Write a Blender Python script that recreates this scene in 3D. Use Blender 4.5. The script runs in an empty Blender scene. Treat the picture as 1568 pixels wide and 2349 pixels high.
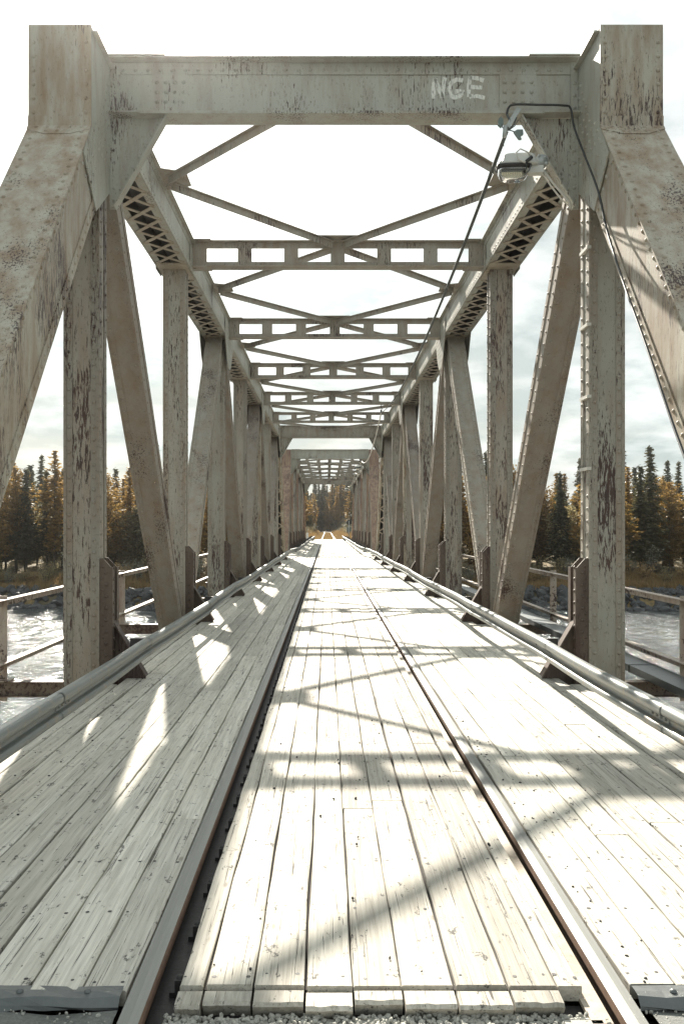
import bpy, math, random
from mathutils import Vector, Matrix, Quaternion
R = random.Random(7)
C = bpy.context.scene.collection
S = bpy.context.scene

# ------------------------------------------------------------------ camera, light, exposure
F = 2031.0; VPX, VPY = 750.0, 1208.0; W0, H0 = 1568.0, 2349.0; CH = 1.5; TC = 0.165
cd = bpy.data.cameras.new('camera'); cam = bpy.data.objects.new('camera', cd); C.objects.link(cam)
cam.location = (0, 0, CH); cam.rotation_euler = (math.pi/2, 0, 0)
cd.sensor_fit = 'HORIZONTAL'; cd.sensor_width = 24.0; cd.lens = F/W0*24.0
cd.shift_x = (W0/2-VPX)/W0; cd.shift_y = (VPY-H0/2)/W0
cd.clip_start = 0.05; cd.clip_end = 5000
S.camera = cam
SUN = Vector((-0.186, 1.0, 0.683)).normalized()
EL = math.asin(SUN.z); AZ = math.atan2(SUN.x, SUN.y)
sd = bpy.data.lights.new('sun', 'SUN'); sd.energy = 4.0; sd.angle = math.radians(0.6); sd.color = (1.0, 0.93, 0.82)
sun = bpy.data.objects.new('sun', sd); C.objects.link(sun)
sun.rotation_euler = SUN.to_track_quat('Z', 'Y').to_euler()
S.view_settings.view_transform = 'Standard'; S.view_settings.look = 'None'
S.view_settings.exposure = 1.88; S.view_settings.gamma = 1.0

def N(nt, t, **kw):
    n = nt.nodes.new(t)
    for k, v in kw.items():
        if k.startswith('i_'):
            n.inputs[k[2:].replace('_', ' ')].default_value = v
        else: setattr(n, k, v)
    return n
w = bpy.data.worlds.new('World'); S.world = w; w.use_nodes = True
nt = w.node_tree; nt.nodes.clear(); L = nt.links.new
sky = N(nt, 'ShaderNodeTexSky', sky_type='NISHITA', sun_disc=False)
sky.sun_elevation = EL; sky.sun_rotation = AZ; sky.air_density = 1.0; sky.dust_density = 2.5; sky.ozone_density = 0.6
tc_ = N(nt, 'ShaderNodeTexCoord')
sep = N(nt, 'ShaderNodeSeparateXYZ'); L(tc_.outputs['Generated'], sep.inputs[0])
# project the direction on a cloud layer
mx = N(nt, 'ShaderNodeMath', operation='MAXIMUM'); L(sep.outputs['Z'], mx.inputs[0]); mx.inputs[1].default_value = 0.0
ad = N(nt, 'ShaderNodeMath', operation='ADD'); L(mx.outputs[0], ad.inputs[0]); ad.inputs[1].default_value = 0.22
dx = N(nt, 'ShaderNodeMath', operation='DIVIDE'); L(sep.outputs['X'], dx.inputs[0]); L(ad.outputs[0], dx.inputs[1])
dy = N(nt, 'ShaderNodeMath', operation='DIVIDE'); L(sep.outputs['Y'], dy.inputs[0]); L(ad.outputs[0], dy.inputs[1])
cb = N(nt, 'ShaderNodeCombineXYZ'); L(dx.outputs[0], cb.inputs[0]); L(dy.outputs[0], cb.inputs[1])
n1 = N(nt, 'ShaderNodeTexNoise', i_Scale=1.3, i_Detail=8.0, i_Roughness=0.58, i_Distortion=0.4); L(cb.outputs[0], n1.inputs['Vector'])
cr = N(nt, 'ShaderNodeValToRGB'); cr.color_ramp.elements[0].position = 0.40; cr.color_ramp.elements[1].position = 0.60
cr.color_ramp.elements[0].color = (0.80,)*3+(1,); cr.color_ramp.elements[1].color = (1, 1, 1, 1)
L(n1.outputs['Fac'], cr.inputs[0])
n2 = N(nt, 'ShaderNodeTexNoise', i_Scale=2.7, i_Detail=7.0, i_Roughness=0.6); L(cb.outputs[0], n2.inputs['Vector'])
cc = N(nt, 'ShaderNodeValToRGB'); cc.color_ramp.elements[0].position = 0.40; cc.color_ramp.elements[1].position = 0.66
cc.color_ramp.elements[0].color = (1.30, 1.53, 1.52, 1); cc.color_ramp.elements[1].color = (2.9, 2.98, 2.9, 1)
L(n2.outputs['Fac'], cc.inputs[0])
sk = N(nt, 'ShaderNodeMixRGB', blend_type='MULTIPLY'); sk.inputs[0].default_value = 1.0; L(sky.outputs[0], sk.inputs[1]); sk.inputs[2].default_value = (0.20, 0.20, 0.20, 1)
mix = N(nt, 'ShaderNodeMixRGB', blend_type='MIX'); L(cr.outputs[0], mix.inputs[0]); L(sk.outputs[0], mix.inputs[1]); L(cc.outputs[0], mix.inputs[2])
# clouds are brightest round the sun
dt = N(nt, 'ShaderNodeVectorMath', operation='DOT_PRODUCT'); L(tc_.outputs['Generated'], dt.inputs[0]); dt.inputs[1].default_value = SUN
mr = N(nt, 'ShaderNodeMapRange'); L(dt.outputs['Value'], mr.inputs[0]); mr.inputs[1].default_value = 0.90; mr.inputs[2].default_value = 1.0; mr.inputs[3].default_value = 1.0; mr.inputs[4].default_value = 2.3
gl = N(nt, 'ShaderNodeMixRGB', blend_type='MULTIPLY'); gl.inputs[0].default_value = 1.0; L(mix.outputs[0], gl.inputs[1]); L(mr.outputs[0], gl.inputs[2])
bg = N(nt, 'ShaderNodeBackground'); bg.inputs['Strength'].default_value = 0.12; L(gl.outputs[0], bg.inputs[0])
wo = N(nt, 'ShaderNodeOutputWorld'); L(bg.outputs[0], wo.inputs[0])

# ------------------------------------------------------------------ materials
def new_mat(name):
    m = bpy.data.materials.new(name); m.use_nodes = True; nt = m.node_tree; nt.nodes.clear()
    out = N(nt, 'ShaderNodeOutputMaterial'); b = N(nt, 'ShaderNodeBsdfPrincipled'); nt.links.new(b.outputs[0], out.inputs[0])
    return m, nt, b, out
def ramp(nt, src, p0, p1, c0=(0, 0, 0, 1), c1=(1, 1, 1, 1)):
    r = N(nt, 'ShaderNodeValToRGB'); r.color_ramp.elements[0].position = p0; r.color_ramp.elements[1].position = p1
    r.color_ramp.elements[0].color = c0; r.color_ramp.elements[1].color = c1; nt.links.new(src, r.inputs[0]); return r.outputs[0]
def mixc(nt, fac, a, b, mode='MIX'):
    m = N(nt, 'ShaderNodeMixRGB', blend_type=mode)
    for i, v in ((0, fac), (1, a), (2, b)):
        if hasattr(v, 'links') or isinstance(v, bpy.types.NodeSocket): nt.links.new(v, m.inputs[i])
        else: m.inputs[i].default_value = v if i == 0 else (tuple(v)+(1,) if len(v) == 3 else v)
    return m.outputs[0]
def mapped(nt, scale, coord='Object', off=None):
    t = N(nt, 'ShaderNodeTexCoord'); m = N(nt, 'ShaderNodeMapping'); nt.links.new(t.outputs[coord], m.inputs[0])
    m.inputs['Scale'].default_value = scale
    if off: m.inputs['Location'].default_value = off
    return m.outputs[0]
def noise(nt, vec, s=1.0, d=5.0, r=0.6, dist=0.0):
    n = N(nt, 'ShaderNodeTexNoise', i_Scale=s, i_Detail=d, i_Roughness=r, i_Distortion=dist); nt.links.new(vec, n.inputs['Vector']); return n.outputs['Fac']
def bump(nt, b, h, st=0.3, dist=0.01):
    n = N(nt, 'ShaderNodeBump'); n.inputs['Strength'].default_value = st; n.inputs['Distance'].default_value = dist
    nt.links.new(h, n.inputs['Height']); nt.links.new(n.outputs[0], b.inputs['Normal'])

def steel(name, base=(0.395, 0.395, 0.345), chip=0.5, stain=0.5, staincol=(0.21, 0.125, 0.07), streak=(38, 38, 5.0), off=(0, 0, 0), mod=0.9):
    """old painted riveted steel: chips with drips below, brown stains, grimy specks"""
    m, nt, b, out = new_mat(name)
    tco = N(nt, 'ShaderNodeTexCoord'); oi = N(nt, 'ShaderNodeObjectInfo'); om = N(nt, 'ShaderNodeMath', operation='MULTIPLY'); nt.links.new(oi.outputs['Random'], om.inputs[0]); om.inputs[1].default_value = 41.0
    ov = N(nt, 'ShaderNodeVectorMath', operation='ADD'); nt.links.new(tco.outputs['Object'], ov.inputs[0]); nt.links.new(om.outputs[0], ov.inputs[1])
    def mapped(nt_, sc_, off=(0, 0, 0)):
        q = N(nt_, 'ShaderNodeMapping'); nt_.links.new(ov.outputs[0], q.inputs[0]); q.inputs['Scale'].default_value = sc_; q.inputs['Location'].default_value = off; return q.outputs[0]
    v1 = mapped(nt, streak, off=off); v2 = mapped(nt, (1, 1, 0.45), off=off); v3 = mapped(nt, (60, 60, 26), off=off)
    big = noise(nt, v2, 1.3, 3, 0.5)
    fine = noise(nt, v1, 1.6, 7, 0.72, 0.3)
    micro = noise(nt, v3, 1.0, 3, 0.6)
    add = N(nt, 'ShaderNodeMath', operation='ADD'); nt.links.new(fine, add.inputs[0])
    sc = N(nt, 'ShaderNodeMath', operation='MULTIPLY_ADD'); nt.links.new(big, sc.inputs[0]); sc.inputs[1].default_value = mod; sc.inputs[2].default_value = -mod/2
    nt.links.new(sc.outputs[0], add.inputs[1])
    t = 0.715 - 0.14*chip
    chips = ramp(nt, add.outputs[0], t, t+0.035)
    stains = ramp(nt, noise(nt, mapped(nt, (5, 5, 1.0), off=(off[0]+3, 1, off[2])), 1.4, 6, 0.65), 0.50-0.14*stain, 0.86-0.12*stain)
    var = mixc(nt, noise(nt, v2, 3.5, 5, 0.6), tuple(c*0.80 for c in base), tuple(min(1, c*1.13) for c in base))
    sf = N(nt, 'ShaderNodeMath', operation='MULTIPLY'); nt.links.new(stains, sf.inputs[0]); sf.inputs[1].default_value = min(1.0, 0.25+0.75*stain)
    c = mixc(nt, sf.outputs[0], var, staincol)
    chipc = mixc(nt, noise(nt, v1, 0.7, 3, 0.5), (0.022, 0.019, 0.021), (0.10, 0.055, 0.042))
    c = mixc(nt, chips, c, chipc)
    gr = ramp(nt, micro, 0.60, 0.72)
    g2 = N(nt, 'ShaderNodeMath', operation='MULTIPLY'); nt.links.new(gr, g2.inputs[0]); g2.inputs[1].default_value = 0.35+0.4*chip
    c = mixc(nt, g2.outputs[0], c, (0.12, 0.095, 0.075))
    nt.links.new(c, b.inputs['Base Color'])
    b.inputs['Roughness'].default_value = 0.55; b.inputs['Specular IOR Level'].default_value = 0.35
    bump(nt, b, mixc(nt, 0.5, chips, micro), -0.35, 0.004)
    return m
M = {}
M['paint'] = steel('grey_painted_steel', chip=0.55, stain=0.45)
M['paint_web'] = steel('chipped_painted_steel', base=(0.315, 0.295, 0.25), chip=0.64, stain=0.55, off=(4, 2, 1))
M['paint_heavy'] = steel('heavily_chipped_painted_steel', base=(0.26, 0.245, 0.21), chip=0.75, stain=0.5, off=(2, 7, 3))
M['beam'] = steel('rusty_floor_beam_steel', base=(0.22, 0.18, 0.14), chip=0.8, stain=0.8, staincol=(0.09, 0.05, 0.035), streak=(14, 14, 14))
M['web'] = steel('streaked_chipped_web', base=(0.33, 0.32, 0.275), chip=1.08, stain=0.4, off=(2, 5, 9), mod=0.75, streak=(30, 30, 4.5))
M['web_rust'] = steel('rusty_streaked_web', base=(0.31, 0.29, 0.245), chip=1.28, stain=0.55, off=(7, 5, 2), mod=0.6, streak=(30, 30, 4.0))
M['paint_diag'] = steel('grimy_painted_steel', base=(0.27, 0.245, 0.21), chip=0.45, stain=0.55, off=(6, 3, 5))
M['paint_rust'] = steel('rust_stained_steel', base=(0.41, 0.385, 0.315), chip=0.85, stain=0.95, staincol=(0.20, 0.115, 0.055), off=(1.7, 5, 2))
M['paint_under'] = steel('warm_painted_steel', base=(0.42, 0.37, 0.30), chip=0.5, stain=0.55, off=(9, 2, 7))
M['rust'] = steel('heavily_rusted_steel', base=(0.12, 0.095, 0.075), chip=0.8, stain=0.9, staincol=(0.05, 0.030, 0.024), off=(3, 3, 3))
M['plum'] = steel('plum_rusted_steel', base=(0.36, 0.27, 0.19), chip=0.6, stain=1.1, staincol=(0.14, 0.065, 0.055), off=(5, 1, 8))
M['rail_angle'] = steel('rusty_handrail_steel', base=(0.42, 0.37, 0.31), chip=0.9, stain=0.7, staincol=(0.17, 0.07, 0.05), streak=(12, 12, 12))

def simple(name, col, rough=0.5, metal=0.0, n=None, var=0.15, bs=0.2, spec=0.5):
    m, nt, b, out = new_mat(name)
    v = mapped(nt, n or (8, 8, 8)); f = noise(nt, v, 1.0, 6, 0.65)
    c = mixc(nt, f, tuple(x*(1-var) for x in col), tuple(min(1, x*(1+var)) for x in col))
    nt.links.new(c, b.inputs['Base Color']); b.inputs['Roughness'].default_value = rough; b.inputs['Metallic'].default_value = metal
    b.inputs['Specular IOR Level'].default_value = spec
    if bs: bump(nt, b, f, bs, 0.005)
    return m
M['dirt'] = simple('dirt_in_the_gaps', (0.035, 0.03, 0.026), 0.95, n=(20, 20, 20), var=0.5)
M['inside_shade'] = simple('dark_shaded_inside', (0.06, 0.058, 0.055), 0.8, n=(5, 5, 5), var=0.4)  # dark colour standing in for the shade inside hollow members
M['black'] = simple('black_rubber', (0.02, 0.022, 0.022), 0.5)
M['cable'] = simple('weathered_cable', (0.075, 0.085, 0.08), 0.6)
M['white_cable'] = simple('white_cable', (0.55, 0.53, 0.48), 0.5)
M['conc'] = simple('concrete', (0.33, 0.32, 0.29), 0.9, var=0.3, bs=0.5)
M['rock'] = simple('dark_wet_rock', (0.050, 0.053, 0.055), 0.7, n=(1.6, 1.6, 1.6), var=0.6, bs=0.9)
M['darksteel'] = simple('dark_greasy_steel', (0.030, 0.028, 0.028), 0.6, n=(30, 30, 30), var=0.5, bs=0.5)
M['gravel'] = simple('gravel_stone', (0.34, 0.335, 0.30), 0.85, n=(45, 45, 45), var=0.55, bs=0.4)
M['asphalt'] = simple('worn_asphalt', (0.15, 0.155, 0.145), 0.9, n=(90, 90, 90), var=0.75, bs=1.0)
M['sheet'] = simple('grey_sheet_metal', (0.12, 0.13, 0.13), 0.42, metal=0.5, n=(20, 20, 20), var=0.25, bs=0.3)
M['lamp_grey'] = simple('pale_grey_lamp_housing', (0.50, 0.50, 0.46), 0.45, var=0.07, bs=0.05)
M['reflector'] = simple('lamp_reflector', (0.6, 0.58, 0.52), 0.25, metal=0.8, var=0.1, bs=0.0)
M['sign_back'] = simple('dark_sign_back', (0.03, 0.033, 0.033), 0.6)
M['sign_plate'] = simple('teal_grey_sign_back', (0.13, 0.17, 0.16), 0.5)
M['galv_post'] = simple('galvanised_post', (0.36, 0.38, 0.37), 0.5, metal=0.4)
M['white_box'] = simple('white_marker', (0.7, 0.7, 0.68), 0.6)

def galv():
    m, nt, b, out = new_mat('galvanised_guardrail')
    f = noise(nt, mapped(nt, (12, 0.9, 40)), 1.0, 6, 0.65); f2 = noise(nt, mapped(nt, (4, 4, 4)), 3.0, 4, 0.6)
    c = mixc(nt, f, (0.09, 0.105, 0.105), (0.30, 0.315, 0.30)); c = mixc(nt, ramp(nt, f2, 0.55, 0.75), c, (0.30, 0.24, 0.17))
    nt.links.new(c, b.inputs['Base Color']); b.inputs['Metallic'].default_value = 0.55
    rr = mixc(nt, f, (0.34,)*3, (0.55,)*3); nt.links.new(rr, b.inputs['Roughness'])
    bump(nt, b, f, 0.15, 0.003); return m
M['galv'] = galv()
def railm():
    m, nt, b, out = new_mat('rail_steel')
    g = N(nt, 'ShaderNodeNewGeometry'); sp = N(nt, 'ShaderNodeSeparateXYZ'); nt.links.new(g.outputs['Normal'], sp.inputs[0])
    top = ramp(nt, sp.outputs['Z'], 0.55, 0.9)
    f = noise(nt, mapped(nt, (50, 1.0, 50)), 1.0, 6, 0.6); f3 = noise(nt, mapped(nt, (25, 25, 25)), 1.0, 6, 0.7)
    shine = mixc(nt, f, (0.15, 0.157, 0.146), (0.25, 0.255, 0.24)); rust = mixc(nt, f3, (0.045, 0.025, 0.018), (0.22, 0.13, 0.08))
    nt.links.new(mixc(nt, top, rust, shine), b.inputs['Base Color'])
    me = N(nt, 'ShaderNodeMath', operation='MULTIPLY'); nt.links.new(top, me.inputs[0]); me.inputs[1].default_value = 0.45
    nt.links.new(me.outputs[0], b.inputs['Metallic'])
    nt.links.new(mixc(nt, top, (0.8,)*3, (0.48,)*3), b.inputs['Roughness']); bump(nt, b, f3, 0.15, 0.002); return m
M['rail'] = railm()

def wood(name, c0, c1, c2, dirt=0.5):
    m, nt, b, out = new_mat(name)
    tcx = N(nt, 'ShaderNodeTexCoord'); at = N(nt, 'ShaderNodeAttribute', attribute_name='rnd')
    mul = N(nt, 'ShaderNodeVectorMath', operation='SCALE'); mul.inputs['Scale'].default_value = 37.0; nt.links.new(at.outputs['Vector'], mul.inputs[0])
    av = N(nt, 'ShaderNodeVectorMath', operation='ADD'); nt.links.new(tcx.outputs['Object'], av.inputs[0]); nt.links.new(mul.outputs[0], av.inputs[1])
    def mp(s):
        q = N(nt, 'ShaderNodeMapping'); q.inputs['Scale'].default_value = s; nt.links.new(av.outputs[0], q.inputs[0]); return q.outputs[0]
    grain = noise(nt, mp((48, 1.6, 48)), 1.0, 8, 0.7, 0.6)
    wide = noise(nt, mp((9, 0.7, 9)), 1.0, 5, 0.6)
    cracks = ramp(nt, noise(nt, mp((85, 1.3, 85)), 1.0, 6, 0.68, 1.2), 0.597, 0.64)
    vo = N(nt, 'ShaderNodeTexVoronoi', i_Scale=1.0); nt.links.new(mp((9.0, 3.2, 9.0)), vo.inputs['Vector'])
    knots = ramp(nt, vo.outputs['Distance'], 0.05, 0.13, (1, 1, 1, 1), (0, 0, 0, 1))
    spots = ramp(nt, noise(nt, mp((17, 8, 17)), 1.3, 8, 0.75), 0.595, 0.63)
    c = mixc(nt, ramp(nt, grain, 0.34, 0.62), c0, c1)
    c = mixc(nt, mixc(nt, 0.5, ramp(nt, wide, 0.35, 0.75), (0, 0, 0)), c, c2)
    hs = N(nt, 'ShaderNodeMath', operation='MULTIPLY_ADD'); nt.links.new(at.outputs['Fac'], hs.inputs[0]); hs.inputs[1].default_value = 0.46; hs.inputs[2].default_value = 0.74
    c = mixc(nt, 1.0, c, hs.outputs[0], 'MULTIPLY')
    def part(f, k):
        q = N(nt, 'ShaderNodeMath', operation='MULTIPLY'); nt.links.new(f, q.inputs[0]); q.inputs[1].default_value = k; return q.outputs[0]
    c = mixc(nt, part(knots, 0.55), c, (0.12, 0.095, 0.07)); c = mixc(nt, part(cracks, 0.9), c, (0.05, 0.045, 0.04))
    c = mixc(nt, part(spots, dirt), c, (0.05, 0.048, 0.045))
    nt.links.new(c, b.inputs['Base Color']); b.inputs['Roughness'].default_value = 0.8; b.inputs['Specular IOR Level'].default_value = 0.25
    bump(nt, b, mixc(nt, 0.6, grain, mixc(nt, 1.0, (1, 1, 1), cracks, 'SUBTRACT')), 0.45, 0.004)
    return m
M['wood'] = wood('weathered_grey_plank', (0.36, 0.345, 0.30), (0.62, 0.60, 0.535), (0.44, 0.41, 0.34), 0.85)
M['wood_c'] = wood('pale_warm_plank', (0.30, 0.28, 0.24), (0.52, 0.495, 0.435), (0.38, 0.34, 0.28), 0.85)
M['wood_dark'] = wood('dark_sleeper_wood', (0.08, 0.07, 0.06), (0.16, 0.14, 0.12), (0.10, 0.08, 0.07), 0.5)

# ------------------------------------------------------------------ mesh helper
class MB:
    def __init__(s): s.v = []; s.f = []; s.sm = []; s.r = []; s.cur = 0.5
    def add(s, vs, fs, sm=False):
        o = len(s.v); s.v.extend([tuple(v) for v in vs]); s.f.extend([tuple(i+o for i in f) for f in fs]); s.sm.extend([sm]*len(fs)); s.r.extend([s.cur]*len(fs))
    def box(s, x0, x1, y0, y1, z0, z1):
        if x0 > x1: x0, x1 = x1, x0
        if y0 > y1: y0, y1 = y1, y0
        if z0 > z1: z0, z1 = z1, z0
        s.add([(x0,y0,z0),(x1,y0,z0),(x1,y1,z0),(x0,y1,z0),(x0,y0,z1),(x1,y0,z1),(x1,y1,z1),(x0,y1,z1)],
              [(0,3,2,1),(4,5,6,7),(0,1,5,4),(1,2,6,5),(2,3,7,6),(3,0,4,7)])
    def fbox(s, fr, a0, a1, b0, b1, c0, c1):
        """box in frame fr=(origin,A,B,C)"""
        o, A, B, Cc = fr
        vs = [o+A*a+B*b+Cc*c for c in (c0, c1) for a, b in ((a0, b0), (a1, b0), (a1, b1), (a0, b1))]
        s.add(vs, [(0,3,2,1),(4,5,6,7),(0,1,5,4),(1,2,6,5),(2,3,7,6),(3,0,4,7)])
    def prism(s, pts, d):
        """polygon pts (3D list) extruded by vector d"""
        n = len(pts); P = [Vector(p) for p in pts]; d = Vector(d)
        s.add(P+[p+d for p in P], [tuple(reversed(range(n))), tuple(range(n, 2*n))]+[(i, (i+1) % n, n+(i+1) % n, n+i) for i in range(n)])
    def bar(s, p0, p1, w_, h, up=(0, 0, 1)):
        p0 = Vector(p0); p1 = Vector(p1); a = (p1-p0); l = a.length; a.normalize(); b = Vector(up).cross(a)
        if b.length < 1e-4: b = Vector((1, 0, 0)).cross(a)
        b.normalize(); c = a.cross(b)
        s.fbox((p0, a, b, c), 0, l, -w_/2, w_/2, -h/2, h/2)
    def rivet(s, p, n, r=0.019, seg=8):
        p = Vector(p); n = Vector(n).normalized(); t = n.orthogonal().normalized(); u = n.cross(t); vs = []; fs = []
        R_ = [(1.0, 0.0), (0.82, 0.42), (0.42, 0.66)] if seg > 6 else [(1.0, 0.0), (0.62, 0.52)]
        for rr, hh in R_:
            for i in range(seg):
                a = 2*math.pi*i/seg; vs.append(p+(t*math.cos(a)+u*math.sin(a))*r*rr+n*r*hh)
        for k in range(len(R_)-1):
            for i in range(seg): fs.append((k*seg+i, k*seg+(i+1) % seg, (k+1)*seg+(i+1) % seg, (k+1)*seg+i))
        vs.append(p+n*r*(0.74 if seg > 6 else 0.66)); t0 = (len(R_)-1)*seg
        for i in range(seg): fs.append((t0+i, t0+(i+1) % seg, len(vs)-1))
        s.add(vs, fs, True)
    def tube(s, pts, r, seg=8, cap=True):
        P = [Vector(p) for p in pts]; vs = []; fs = []; prev = None
        for i, p in enumerate(P):
            t = (P[min(i+1, len(P)-1)]-P[max(i-1, 0)]).normalized()
            b = prev-t*prev.dot(t) if prev is not None else t.orthogonal()
            b.normalize(); prev = b; c = t.cross(b); ri = r[i] if isinstance(r, (list, tuple)) else r
            for k in range(seg):
                a = 2*math.pi*k/seg; vs.append(p+(b*math.cos(a)+c*math.sin(a))*ri)
        for i in range(len(P)-1):
            for k in range(seg): fs.append((i*seg+k, i*seg+(k+1) % seg, (i+1)*seg+(k+1) % seg, (i+1)*seg+k))
        if cap: fs.append(tuple(reversed(range(seg)))); fs.append(tuple(range((len(P)-1)*seg, len(P)*seg)))
        s.add(vs, fs, True)
    def build(s, name, mat, parent=None, loc=None):
        me = bpy.data.meshes.new(name); me.from_pydata(s.v, [], s.f); me.update()
        me.polygons.foreach_set('use_smooth', s.sm)
        a = me.attributes.new('rnd', 'FLOAT', 'FACE'); a.data.foreach_set('value', s.r)
        me.materials.append(mat if not isinstance(mat, str) else M[mat])
        o = bpy.data.objects.new(name, me); C.objects.link(o)
        if loc is not None: o.location = loc
        if parent: o.parent = parent
        return o
def tag(o, label=None, cat=None, group=None, kind=None):
    if label: o['label'] = label
    if cat: o['category'] = cat
    if group: o['group'] = group
    if kind: o['kind'] = kind
    return o
def empty(name, loc, *a, **k):
    o = bpy.data.objects.new(name, None); o.empty_display_size = 0.3; C.objects.link(o); o.location = loc
    return tag(o, *a, **k)
def copy_tree(o, parent=None):
    c = o.copy(); C.objects.link(c); c.parent = parent
    for ch in list(o.children): copy_tree(ch, c)
    return c
def instance(o, name, parent, loc=(0, 0, 0), sx=1):
    c = o.copy(); c.name = name; C.objects.link(c); c.parent = parent; c.location = loc
    return c
def frame(p0, p1, side=(1, 0, 0)):
    p0 = Vector(p0); p1 = Vector(p1); A = (p1-p0).normalized(); B = Vector(side); Cc = A.cross(B).normalized(); B = Cc.cross(A)
    return (p0, A, B, Cc), (p1-p0).length

# ------------------------------------------------------------------ truss bridge span (local: x across, y along from the near bearing)
PL = 5.2; NP = 8; HC = 2.55; LZ = -0.40; UZ = 5.755; CT = 5.98; CB = 5.53; HW = 0.245

def member(mb, p0, p1, w_, d, fr_rivets=True, inner=-1, pitch=0.122, s0=0.0, s1=None, big=0.019, core=None):
    """built-up column: recessed web plates between four corner angles"""
    fr, l = frame(p0, p1); o, A, B, Cn = fr; s1 = l if s1 is None else s1
    # make Cn point to -y (towards the near end)
    if Cn.y > 0: B = -B; Cn = -Cn; fr = (o, A, B, Cn)
    (core or mb).fbox(fr, s0, s1, -w_/2+0.010, w_/2-0.010, -d/2+0.012, d/2-0.008)
    for sb in (-1, 1):
        for sc in (-1, 1):
            b0, b1 = sorted((sb*w_/2, sb*(w_/2-0.085))); c0, c1 = sorted((sc*(d/2-0.010), sc*d/2))
            mb.fbox(fr, s0, s1, b0, b1, c0, c1)
            b0, b1 = sorted((sb*w_/2, sb*(w_/2-0.0097))); c0, c1 = sorted((sc*(d/2-0.0105), sc*(d/2-0.085)))
            mb.fbox(fr, s0, s1, b0, b1, c0, c1)
        # extra flat lip that reads as the stepped edge
        b0, b1 = sorted((sb*(w_/2+0.0), sb*(w_/2-0.03))); mb.fbox(fr, s0, s1, b0+0.001, b1-0.001, d/2, d/2+0.007)
    n = int((s1-s0)/pitch)
    if fr_rivets:
        for i in range(n):
            a = s0+(i+0.5)*pitch
            for sb in (-1, 1):
                mb.rivet(o+A*a+B*sb*(w_/2-0.056)+Cn*(d/2), Cn, big)
                mb.rivet(o+A*(a+pitch/2)+B*sb*(w_/2-0.015)+Cn*(d/2+0.007), Cn, 0.012, 6)
    Bi = B if B.x*inner > 0 else -B
    for i in range(n):
        a = s0+(i+0.5)*pitch
        for sc in (-1, 1):
            mb.rivet(o+A*(a+(0.06 if sc > 0 else 0))+Bi*(w_/2)+Cn*sc*(d/2-0.045), Bi, big*0.95, 8 if sc > 0 else 6)

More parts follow.
